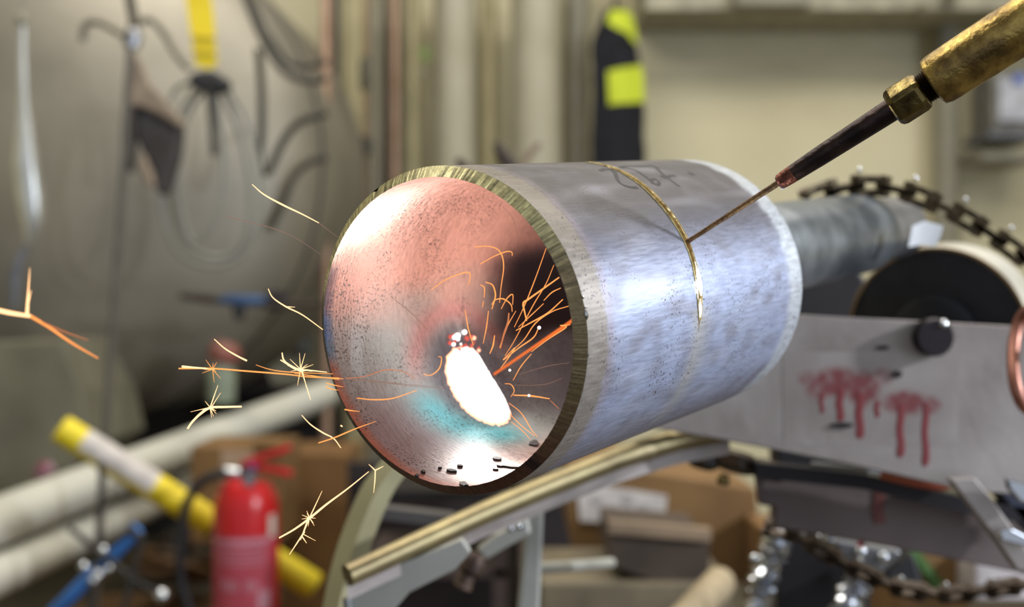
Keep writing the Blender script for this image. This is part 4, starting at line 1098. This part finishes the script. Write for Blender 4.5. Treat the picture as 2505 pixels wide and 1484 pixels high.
# blue bar and wire stand
hose([(130, 1500), (200, 1430), (262, 1370), (336, 1290)], 34, 1.85, 'blue', 'slim blue rod slanting up under the white pipes', 'blue_rod', cat='rod')
ws = thing('wire_stand', 'crossed dark wire stand with chrome glint balls in front of the blue rod', 'stand', at(240, 1500, 1.8))
for a in (((170, 1290), (245, 1350)), ((245, 1350), (330, 1290)), ((245, 1350), (330, 1420)), ((245, 1350), (215, 1500)), ((248, 1130), (245, 1350)), ((300, 1300), (350, 1310)), ((350, 1310), (300, 1500))):
    obj('stay', MB().tube([at(*a[0], 1.8), at(*a[1], 1.8)], px(8, 1.8), 8), pmat('dark_wire', (70, 66, 62), .5, .4), ws)
for (x, y, r) in ((252, 1345, 13), (205, 1385, 13), (240, 1405, 15), (268, 1390, 10), (228, 1420, 12)):
    obj('joint_glint', MB().lathe([(px(r, 1.79) * math.sin(PI * k / 8), -px(r, 1.79) * math.cos(PI * k / 8)) for k in range(9)], o=at(x, y, 1.79), n=14), M['chrome'], ws)  # chrome balls added for the blurred glints among the wires
obj('foot_glint', MB().lathe([(px(19, 1.78) * math.sin(PI * k / 8), -px(19, 1.78) * math.cos(PI * k / 8)) for k in range(9)], o=at(396, 1456, 1.78), n=20), M['chrome'], ws)  # chrome ball added for one large blurred glint
obj('stay', MB().tube([at(330, 1420, 1.8), at(396, 1456, 1.8)], px(7, 1.8), 8), M['tankdark'], ws)
for (x_, y_) in ((215, 1500), (300, 1500)):
    p_ = at(x_, y_, 1.8); obj('stay', MB().tube([p_, Vector((p_.x, p_.y, 0))], px(8, 1.8), 8), M['tankdark'], ws)
# wooden spool
spo = thing('cable_spool', 'wooden cable spool on its side left of the extinguisher', 'spool', at(410, 1460, 2.75))
for d in (0, .09):
    obj('spool_disc', MB().lathe([(px(100, 2.75), 0), (px(100, 2.75), .012)], o=at(420, 1400, 2.75) + Vector((0, d, 0)), axis=(.1, .5, 1), n=36), M['wood'], spo)
obj('spool_core', MB().lathe([(px(45, 2.75), 0), (px(45, 2.75), .1)], o=at(420, 1400, 2.75), axis=(.1, .5, 1), n=24), M['black'], spo)
for i, (x, y, r, w, m, lab) in enumerate(((385, 1370, 60, 10, 'wood', 'brown ring hoop lying on the spool'), (470, 1350, 34, 9, 'hose', 'small dark ring standing behind the black hose'), (430, 1330, 44, 12, 'chainrust', 'greasy dark metal ring over the spool'))):
    obj('ring', MB().tube([at(x + r * math.cos(t), y + r * .5 * math.sin(t), 2.6) for t in [2 * PI * k / 30 for k in range(31)]], px(w / 2, 2.6), 8, caps=False), M[m], spo)['label'] = lab
tag(obj('wooden_pallet', MB().box((at(420, 1400, 2.75).x, 2.78, .065), .46, .3, .13), M['wood'], smooth=False, bevel=.003), 'low brown wooden block under the spool', 'block')
tag(obj('pink_cap', MB().lathe([(px(v, 2.6), px(q, 2.6)) for v, q in ((14, -24), (24, -10), (22, 14), (10, 24))], o=at(110, 1152, 2.6), axis=(.5, 0, 1), n=14), pmat('mauve_plastic', (176, 150, 160), .5, 0, (120, 50, 70), 30)), 'mauve plastic cap lying against the tank saddle', 'cap')

# ------------------------------------------------------------------ lower middle / right clutter
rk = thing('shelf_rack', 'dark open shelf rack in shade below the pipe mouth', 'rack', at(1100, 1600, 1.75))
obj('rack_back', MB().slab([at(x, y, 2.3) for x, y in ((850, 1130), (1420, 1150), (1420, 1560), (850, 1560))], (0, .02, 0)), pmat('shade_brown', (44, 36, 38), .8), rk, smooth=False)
obj('shelf_board', MB().slab([at(x, y, 1.9) for x, y in ((880, 1392), (1300, 1392), (1300, 1412), (880, 1412))], (0, .3, 0)), M['beamdark'], rk, smooth=False)
obj('shelf_board', MB().slab([at(x, y, 1.9) for x, y in ((880, 1200), (1300, 1200), (1300, 1216), (880, 1216))], (0, .3, 0)), M['flange'], rk, smooth=False)
obj('rack_post', MB().slab([at(x, y, 1.9) for x, y in ((1206, 1330), (1246, 1330), (1246, 1560), (1206, 1560))], (0, .03, 0)), M['beamdark'], rk, smooth=False)
c3 = thing('cardboard_box', 'large brown cardboard box with white label under the rail', 'box', at(1640, 1500, 1.5))
obj('carton', MB().slab([at(x, y, 1.6) for x, y in ((1385, 1130), (1560, 1150), (1850, 1195), (1868, 1400), (1700, 1480), (1560, 1480), (1400, 1345))], (0, .3, 0)), M['card'], c3, smooth=False, bevel=.003)
obj('shipping_label', MB().slab([at(x, y, 1.596) for x, y in ((1412, 1190), (1470, 1186), (1632, 1212), (1625, 1292), (1560, 1282), (1418, 1274))], (0, .002, 0)), M['label'], c3, smooth=False)
for i in range(4):
    obj('label_smudge', MB().slab(blob(1460 + 38 * i, 1222 + (i % 2) * 22, 15, 11, 1.5945, seed=i), (0, .001, 0)), pmat('grey_print', (186, 178, 173), .7), c3, smooth=False)
c4 = thing('open_carton', 'open carton with its shadow painted dark brown and a pale top edge below the labelled box', 'box', at(1620, 1420, 1.35))
obj('carton_side', MB().slab([at(x, y, 1.38) for x, y in ((1495, 1302), (1735, 1322), (1735, 1421), (1600, 1421), (1495, 1380))], (0, .18, 0)), pmat('shadow_brown_card', (76, 62, 50), .8), c4, smooth=False)  # the open box's shadow is put into this dark brown
obj('pale_edge', MB().slab([at(x, y, 1.37) for x, y in ((1490, 1276), (1740, 1296), (1740, 1324), (1490, 1304))], (0, .02, 0)), pmat('pale_card_edge', (146, 124, 100), .8), c4, smooth=False)
obj('side_rail', MB().tube([at(1300, 1390, .82), at(1400, 1384, .9), at(1495, 1376, 1.0)], px(14, .9), 12), M['paleg'], st)
box_t('low_cabinet', 1320, 1424, 1790, 2530, 1.37, .2, pmat('khaki_board', (116, 104, 82), .7), 'low khaki cabinet carrying the dark carton', 'cabinet')
tag(obj('cardboard_tube', MB().tube([at(1655, 1540, 1.1), at(1760, 1425, 1.25)], [px(44, 1.1), px(40, 1.25)], 24), pmat('tan_tube', (168, 150, 120), .6)), 'tan cardboard tube poking up at the lower edge', 'tube')
# foil hose
fh = thing('foil_hose', 'crumpled shiny foil-wrapped hose hanging from the chain', 'hose', at(1850, 1500, .95))
pts = catmull([at(x, y, .95) for x, y in ((1905, 1300), (1893, 1350), (1872, 1400), (1862, 1450), (1845, 1520))], 8)
mb = MB(); rr = [px(30 + 7 * math.sin(i * 2.1) + 5 * math.sin(i * 3.7), .95) for i in range(len(pts))]
mb.tube(pts, rr, 16)
for i, v in enumerate(mb.v): mb.v[i] = v + Vector((noise.noise(v * 220), 0, noise.noise(v * 200 + Vector((5, 0, 0))))) * 0.0022
obj('foil_skin', mb, M['foil'], fh, smooth=False)
fh2 = thing('foil_hose', 'foil lump under the sagging chain at the bottom edge', 'hose', at(2050, 1500, .95))
pts = catmull([at(x, y, .95) for x, y in ((2110, 1415), (2085, 1440), (2070, 1480), (2040, 1540))], 6)
mb = MB().tube(pts, [px(34 + 8 * math.sin(i * 1.9), .95) for i in range(len(pts))], 14)
for i, v in enumerate(mb.v): mb.v[i] = v + Vector((noise.noise(v * 180), 0, noise.noise(v * 210))) * 0.003
obj('foil_skin', mb, M['foil'], fh2, smooth=False)
for (x, y, r, pr) in ((1955, 1302, 16, slack), (2030, 1318, 17, slack), (1845, 1365, 12, fh)):
    obj('glint_stud', MB().lathe([(px(r, .86) * math.sin(PI * k / 8), -px(r, .86) * math.cos(PI * k / 8)) for k in range(9)], o=at(x, y, .86), n=18), M['chrome'], pr)  # chrome balls added for bright glints on chain and foil
mbx = thing('bright_metal_box', 'bright dented metal box with rivets hanging under the beam', 'box', at(2120, 1420, .92))
obj('box_body', MB().slab([at(x, y, .92) for x, y in ((2035, 1318), (2100, 1330), (2205, 1346), (2200, 1365), (2150, 1410), (2075, 1385))], (0, .03, 0)), M['steel'], mbx, smooth=False, bevel=.002)
for (x, y, r) in ((2107, 1350, 14), (2162, 1364, 14), (2098, 1388, 18)):
    obj('rivet', MB().lathe([(px(r, .915) * math.sin(PI * k / 8), -px(r * .6, .915) * math.cos(PI * k / 8)) for k in range(9)], o=at(x, y, .918), axis=(0, 1, 0), n=16), M['chrome'], mbx)
obj('red_knob', MB().tube([at(2120, 1310, .86), at(2100, 1338, .86)], [px(9, .86), px(7, .86)], 10), pmat('bright_red_knob', (170, 44, 50), .4), mbx)
hose([(1985, 1370), (1960, 1430), (1925, 1500)], 22, 1.1, pmat('green_hose', (84, 106, 52), .5), 'thin green hose right of the foil hose', 'green_hose')
tag(obj('green_strap', MB().slab([at(x, y, 1.288) for x, y in ((2225, 1345), (2250, 1350), (2320, 1440), (2290, 1445))], (0, .01, 0)), M['green'], smooth=False), 'green strap lying across the tan box', 'strap')
box_t('tan_box', 2200, 1300, 2375, 1560, 1.3, .2, 'card', 'tan cardboard box behind the green strap', 'box')
box_t('white_carton', 2385, 1365, 2560, 1470, 1.25, .2, pmat('pink_white_card', (206, 196, 196), .6), 'white carton at the lower right corner', 'box')
obj('black_bracket', MB().slab([at(x, y, .94) for x, y in ((2165, 1400), (2235, 1352), (2262, 1440), (2240, 1470), (2180, 1440))], (0, .04, 0)), M['black'], mbx, smooth=False, bevel=.002)
box_t('brown_backboard', 1860, 1290, 2240, 1560, 1.5, .1, 'carddark', 'dark brown board behind the foil hose and chain', 'board')
# white paper on top of shaft
G = [[at(x, y, .74 + .004 * math.sin(i)) for i, (x, y) in enumerate(r)] for r in (((2232, 552), (2262, 540), (2308, 552)), ((2228, 575), (2258, 570), (2300, 582)), ((2222, 604), (2256, 598), (2288, 602)))]
mb = MB().grid(G); mb.grid([[p + Vector((0, .0015, 0)) for p in r] for r in G])
tag(obj('white_rag', mb, pmat('bright_white_cloth', (232, 232, 234), .7)), 'small bright white rag between the shaft and the wheel', 'rag')

# ------------------------------------------------------------------ sparks
SPARKS = []
def spark(pts, w, m, d, label, branches=(), grp=None, bend=True):
    P = catmull([Vector((x, y, 0)) for x, y in pts], 6) if len(pts) > 2 else [Vector((pts[0][0], pts[0][1], 0)).lerp(Vector((pts[1][0], pts[1][1], 0)), t / 6) for t in range(7)]
    n = len(P); d0, d1 = d if isinstance(d, tuple) else (d, d)
    mb = MB()
    if not hasattr(w, '__len__'): w = (w * .5, w, w * .6)
    mb.tube([at(p.x, p.y, d0 + (d1 - d0) * i / (n - 1)) for i, p in enumerate(P)], [px(interp([0, .5, 1], w, i / (n - 1)) / 2.3, d0) for i in range(n)], 6)
    for (a, b, bw) in branches:
        mb.tube([at(a[0], a[1], d0), at((a[0] + b[0]) / 2, (a[1] + b[1]) / 2, d0), at(b[0], b[1], d0)], [px(bw / 2, d0), px(bw / 2.6, d0), px(bw / 6, d0)], 5)
    return tag(obj('spark', mb, M[m]), label, 'spark', grp)
def star(cx, cy, n, r0, r1, seed, w=1.6):
    random.seed(seed); out = []
    for i in range(n):
        a = random.uniform(0, 2 * PI); r = random.uniform(r0, r1)
        out.append(((cx, cy), (cx + r * math.cos(a), cy + r * math.sin(a)), w))
    return out
F1, F2 = 0.43, 0.44
G1 = 'sparks flying left of the pipe mouth'
spark([(617, 451), (645, 475), (690, 500), (740, 524), (780, 545)], (2, 5, 2), 'sparkhot', F1, 'uppermost spark streak left of the pipe mouth', grp=G1)
spark([(780, 545), (826, 580)], (2, 1.2, .8), 'sparkfaint', F1, 'faint tail joining the uppermost spark to the mouth', grp=G1)
spark([(554, 529), (600, 541), (660, 556), (720, 580), (785, 622)], (1.5, 2, .8), 'sparkfaint', F1, 'faint thin spark trail below the uppermost spark', grp=G1)
spark([(656, 706), (668, 728), (700, 750), (740, 770), (790, 806)], (2, 4, 2), 'sparkhot', F1, 'hooked spark streak touching the mouth from the left', [((700, 750), (722, 751), 2.5)], grp=G1)
spark([(524, 829), (550, 852), (580, 870), (604, 882)], (2, 4, 5), 'sparkhot', F1, 'short curved spark above the long flat one', grp=G1)
spark([(437, 901), (520, 901), (600, 907), (700, 915), (760, 922), (830, 924)], (4, 4.5, 2), 'spark', F1, 'longest flat spark streak reaching left of the mouth', star(520, 903, 9, 10, 34, 1, 2), grp=G1)
spark([(445, 896), (490, 900), (560, 903)], (6, 5, 2), 'sparkhot', F1, 'bright head of the longest flat spark', grp=G1)
spark([(626, 892), (660, 903), (700, 909), (760, 912), (815, 914)], (1.5, 3, 1.5), 'spark', F1, 'thin spark streak running into the forked burst', grp=G1)
spark([(690, 862), (694, 880), (708, 893), (735, 906), (752, 905), (800, 910)], (3, 7, 2), 'sparkhot', F1, 'forked spark burst just left of the mouth', star(735, 903, 10, 18, 42, 5, 2.2) + [((738, 905), (748, 940), 4), ((748, 940), (760, 978), 2.5), ((686, 880), (712, 897), 3)], grp=G1)
spark([(760, 918), (800, 924), (840, 926)], (3, 3, 1.5), 'spark', F1, 'spark strand crossing the mouth edge, upper', grp=G1)
spark([(720, 912), (770, 920), (830, 928)], (2, 3, 1.5), 'spark', F1, 'spark strand crossing the mouth edge, lower', grp=G1)
spark([(799, 937), (815, 941), (840, 946)], (4, 3, 1), 'spark', F1, 'short spark dash on the mouth edge, upper of two', grp=G1)
spark([(797, 945), (810, 951), (828, 954)], (4, 3, 1), 'spark', F1, 'short spark dash on the mouth edge, lower of two', grp=G1)
spark([(843, 1001), (860, 1004), (880, 1006)], (4, 3, 1), 'spark', F1, 'short spark dash lower down on the mouth edge', grp=G1)
spark([(591, 994), (550, 995), (514, 997), (490, 1012), (470, 1032), (459, 1048)], (5, 7, 5), 'sparkhot', F1, 'thick white bent spark below the flat streak', star(514, 996, 9, 14, 26, 8, 2) + [((514, 996), (533, 942), 3), ((518, 994), (540, 960), 2), ((514, 996), (466, 1007), 2)], grp=G1)
spark([(738, 1015), (760, 1038), (790, 1058), (816, 1072), (834, 1095)], (2, 4, 2), 'sparkhot', F1, 'Y-shaped spark under the mouth, descending arm', grp=G1)
spark([(779, 1083), (818, 1070), (870, 1048), (920, 1030)], (3, 4, 1), 'spark', F1, 'Y-shaped spark under the mouth, rising arm', grp=G1)
spark([(833, 1040), (838, 1043)], (4, 4, 3), 'sparkhot', F1, 'tiny bright fleck beside the mouth edge', grp=G1)
spark([(918, 1150), (917, 1175), (914, 1205)], (3, 3, 1), 'sparkhot', F1, 'small three-armed spark below the mouth', [((918, 1150), (902, 1135), 3), ((918, 1150), (938, 1140), 3)], grp=G1)
spark([(902, 1153), (850, 1195), (800, 1232), (756, 1268), (720, 1294), (683, 1315)], (2, 6, 4), 'sparkhot', F1, 'long spark falling toward the extinguisher', star(757, 1266, 8, 10, 24, 12, 2) + [((757, 1266), (788, 1200), 3), ((755, 1268), (735, 1320), 5), ((745, 1300), (708, 1356), 4), ((740, 1305), (772, 1322), 2), ((738, 1310), (750, 1328), 3)], grp=G1)
spark([(-30, 752), (20, 764), (75, 773)], (12, 12, 9), 'sparkhot', 0.36, 'brightest thick spark at the left border', [((66, 772), (70, 700), 8), ((70, 700), (73, 655), 3), ((64, 765), (76, 710), 4)], grp=G1)
spark([(75, 773), (120, 800), (175, 838), (240, 876)], (9, 7, 3), 'spark', 0.36, 'orange tail dropping right from the border spark', grp=G1)
spark([(85, 780), (150, 808), (215, 832)], (6, 4, 2), 'sparkdim', 0.36, 'second dimmer tail of the border spark', grp=G1)
# inside the mouth
G2 = 'sparks inside the pipe mouth'
DI = (0.47, 0.47)
ins = [
    ([(1160, 604), (1190, 602), (1215, 608), (1228, 625), (1232, 655), (1226, 700), (1222, 740)], 3.2, 'spark', 'tall hooked spark arching highest inside the mouth'),
    ([(1174, 646), (1210, 626), (1240, 615), (1252, 617), (1253, 626)], 3, 'spark', 'curved spark crossing the tall hook'),
    ([(1055, 708), (1090, 684), (1130, 668), (1148, 667), (1150, 680), (1146, 697)], 3, 'spark', 'wide bent spark left of the tall hook'),
    ([(1175, 696), (1185, 704), (1184, 728)], 3, 'spark', 'small hook spark, left one of a pair'),
    ([(1188, 690), (1205, 697), (1212, 720), (1208, 740), (1203, 756)], 4, 'spark', 'bright bent hook spark, right one of a pair'),
    ([(1203, 745), (1212, 733), (1232, 731), (1250, 745), (1253, 762)], 3.5, 'spark', 'arched spark like a small bridge'),
    ([(1226, 755), (1240, 730), (1254, 720), (1254, 745)], 3, 'spark', 'peaked spark over the bridge-like one'),
    ([(1138, 758), (1145, 800), (1158, 845)], 3, 'spark', 'straight spark rising over the red beads'),
    ([(1195, 760), (1190, 800), (1182, 840)], 3, 'spark', 'straight upright spark beside the red beads'),
    ([(1245, 765), (1242, 790), (1232, 820), (1224, 852)], 6, 'sparkdim', 'thick dull orange spark above the jet'),
    ([(1336, 607), (1310, 680), (1284, 745), (1258, 800)], 2.6, 'spark', 'long straight spark, left of two tall ones by the lip'),
    ([(1355, 648), (1335, 695), (1305, 745), (1260, 830), (1235, 870)], 2.4, 'spark', 'long straight spark, right of two tall ones by the lip'),
    ([(1368, 678), (1330, 705), (1292, 732), (1280, 742), (1284, 765), (1288, 785)], 5.5, 'spark', 'kinked gold spark coming from the lip'),
    ([(1372, 704), (1350, 715), (1330, 735)], 3, 'spark', 'short fine spark touching the lip'),
    ([(1377, 732), (1340, 765), (1300, 788), (1262, 808)], 4, 'spark', 'long slanting spark from the lip above the jet'),
    ([(1392, 748), (1350, 762), (1310, 790), (1282, 830), (1250, 860)], 3, 'spark', 'slender spark just above the jet end'),
    ([(1318, 800), (1305, 825), (1270, 850), (1232, 880)], 3.5, 'spark', 'ball-headed spark above the jet'),
    ([(1395, 794), (1370, 796), (1385, 800), (1340, 830), (1300, 860)], 3, 'spark', 'sharp-tipped spark lying along the jet'),
    ([(1210, 820), (1206, 845), (1198, 865)], 4, 'spark', 'short stub spark right above the molten patch'),
    ([(1230, 880), (1260, 850), (1240, 880), (1225, 900)], 3, 'spark', 'looped spark at the root of the jet'),
    ([(1300, 865), (1275, 895), (1255, 930)], 2.6, 'spark', 'thin spark below the jet'),
    ([(1256, 966), (1300, 968), (1345, 975)], 4.5, 'spark', 'flat spark pointing right of the molten patch'),
    ([(1345, 978), (1368, 1000)], 2, 'sparkdim', 'faint curved end of the flat right-hand spark'),
    ([(1235, 938), (1250, 940), (1258, 955), (1250, 970)], 2.5, 'spark', 'small curl spark against the molten patch'),
    ([(1245, 985), (1275, 1010), (1300, 1050), (1315, 1068)], 2.4, 'spark', 'spark falling lower right, upper of three'),
    ([(1240, 1005), (1275, 1040), (1308, 1066)], 2.4, 'spark', 'spark falling lower right, middle of three'),
    ([(1250, 1030), (1280, 1055), (1298, 1075)], 2, 'spark', 'spark falling lower right, lowest of three'),
    ([(1036, 915), (1055, 917), (1075, 900), (1080, 875), (1072, 872)], 3.2, 'spark', 'curled spark left of the molten patch'),
    ([(840, 925), (890, 921), (940, 905), (985, 908), (1015, 926)], 2.6, 'sparkdim', 'wavy spark heading left across the inner wall'),
    ([(873, 973), (910, 977), (960, 974), (1020, 954)], 3.6, 'spark', 'curved spark below the wavy one'),
    ([(820, 924), (900, 930), (1000, 940), (1090, 946)], 1.6, 'sparkfaint', 'faint straight trail from patch to mouth edge, upper'),
    ([(830, 926), (920, 934), (1010, 944), (1090, 950)], 1.6, 'sparkfaint', 'faint straight trail from patch to mouth edge, lower'),
    ([(955, 725), (1000, 760), (1045, 805)], 1.8, 'sparkfaint', 'faint slanting trail on the upper left inner wall'),
    ([(1230, 505), (1255, 535), (1268, 585)], 1.8, 'sparkfaint', 'faint arc trail high on the inner wall'),
    ([(1392, 887), (1340, 895), (1270, 915)], 1.4, 'sparkfaint', 'faint trail below the jet, upper'),
    ([(1375, 925), (1330, 940), (1250, 942)], 1.4, 'sparkfaint', 'faint trail below the jet, lower'),
    ([(1262, 760), (1240, 800), (1222, 850)], 2.4, 'spark', 'thin spark slanting beside the dull thick one'),
    ([(1330, 742), (1300, 770), (1268, 800)], 2.6, 'spark', 'thin spark between the two long slanting ones'),
    ([(1183, 735), (1180, 752)], 2.2, 'spark', 'tiny spark fleck under the hook pair'),
]
for pts, w, m, lab in ins:
    spark(pts, (w * .6, w, w * .5), m, DI, lab, grp=G2)
for (x, y, r, lab) in ((1319, 801, 7, 'glowing ball in the spray above the jet'), (1247, 905, 5, 'small glowing fleck under the root of the jet'), (1294, 967, 5, 'glowing ball on the flat right-hand spark')):
    tag(obj('glowing_droplet', MB().lathe([(px(r / 2 * 1.2, .468) * math.sin(PI * k / 6), -px(r / 2 * 1.2, .468) * math.cos(PI * k / 6)) for k in range(7)], o=at(x, y, .468), n=10), M['bead']), lab, 'droplet')
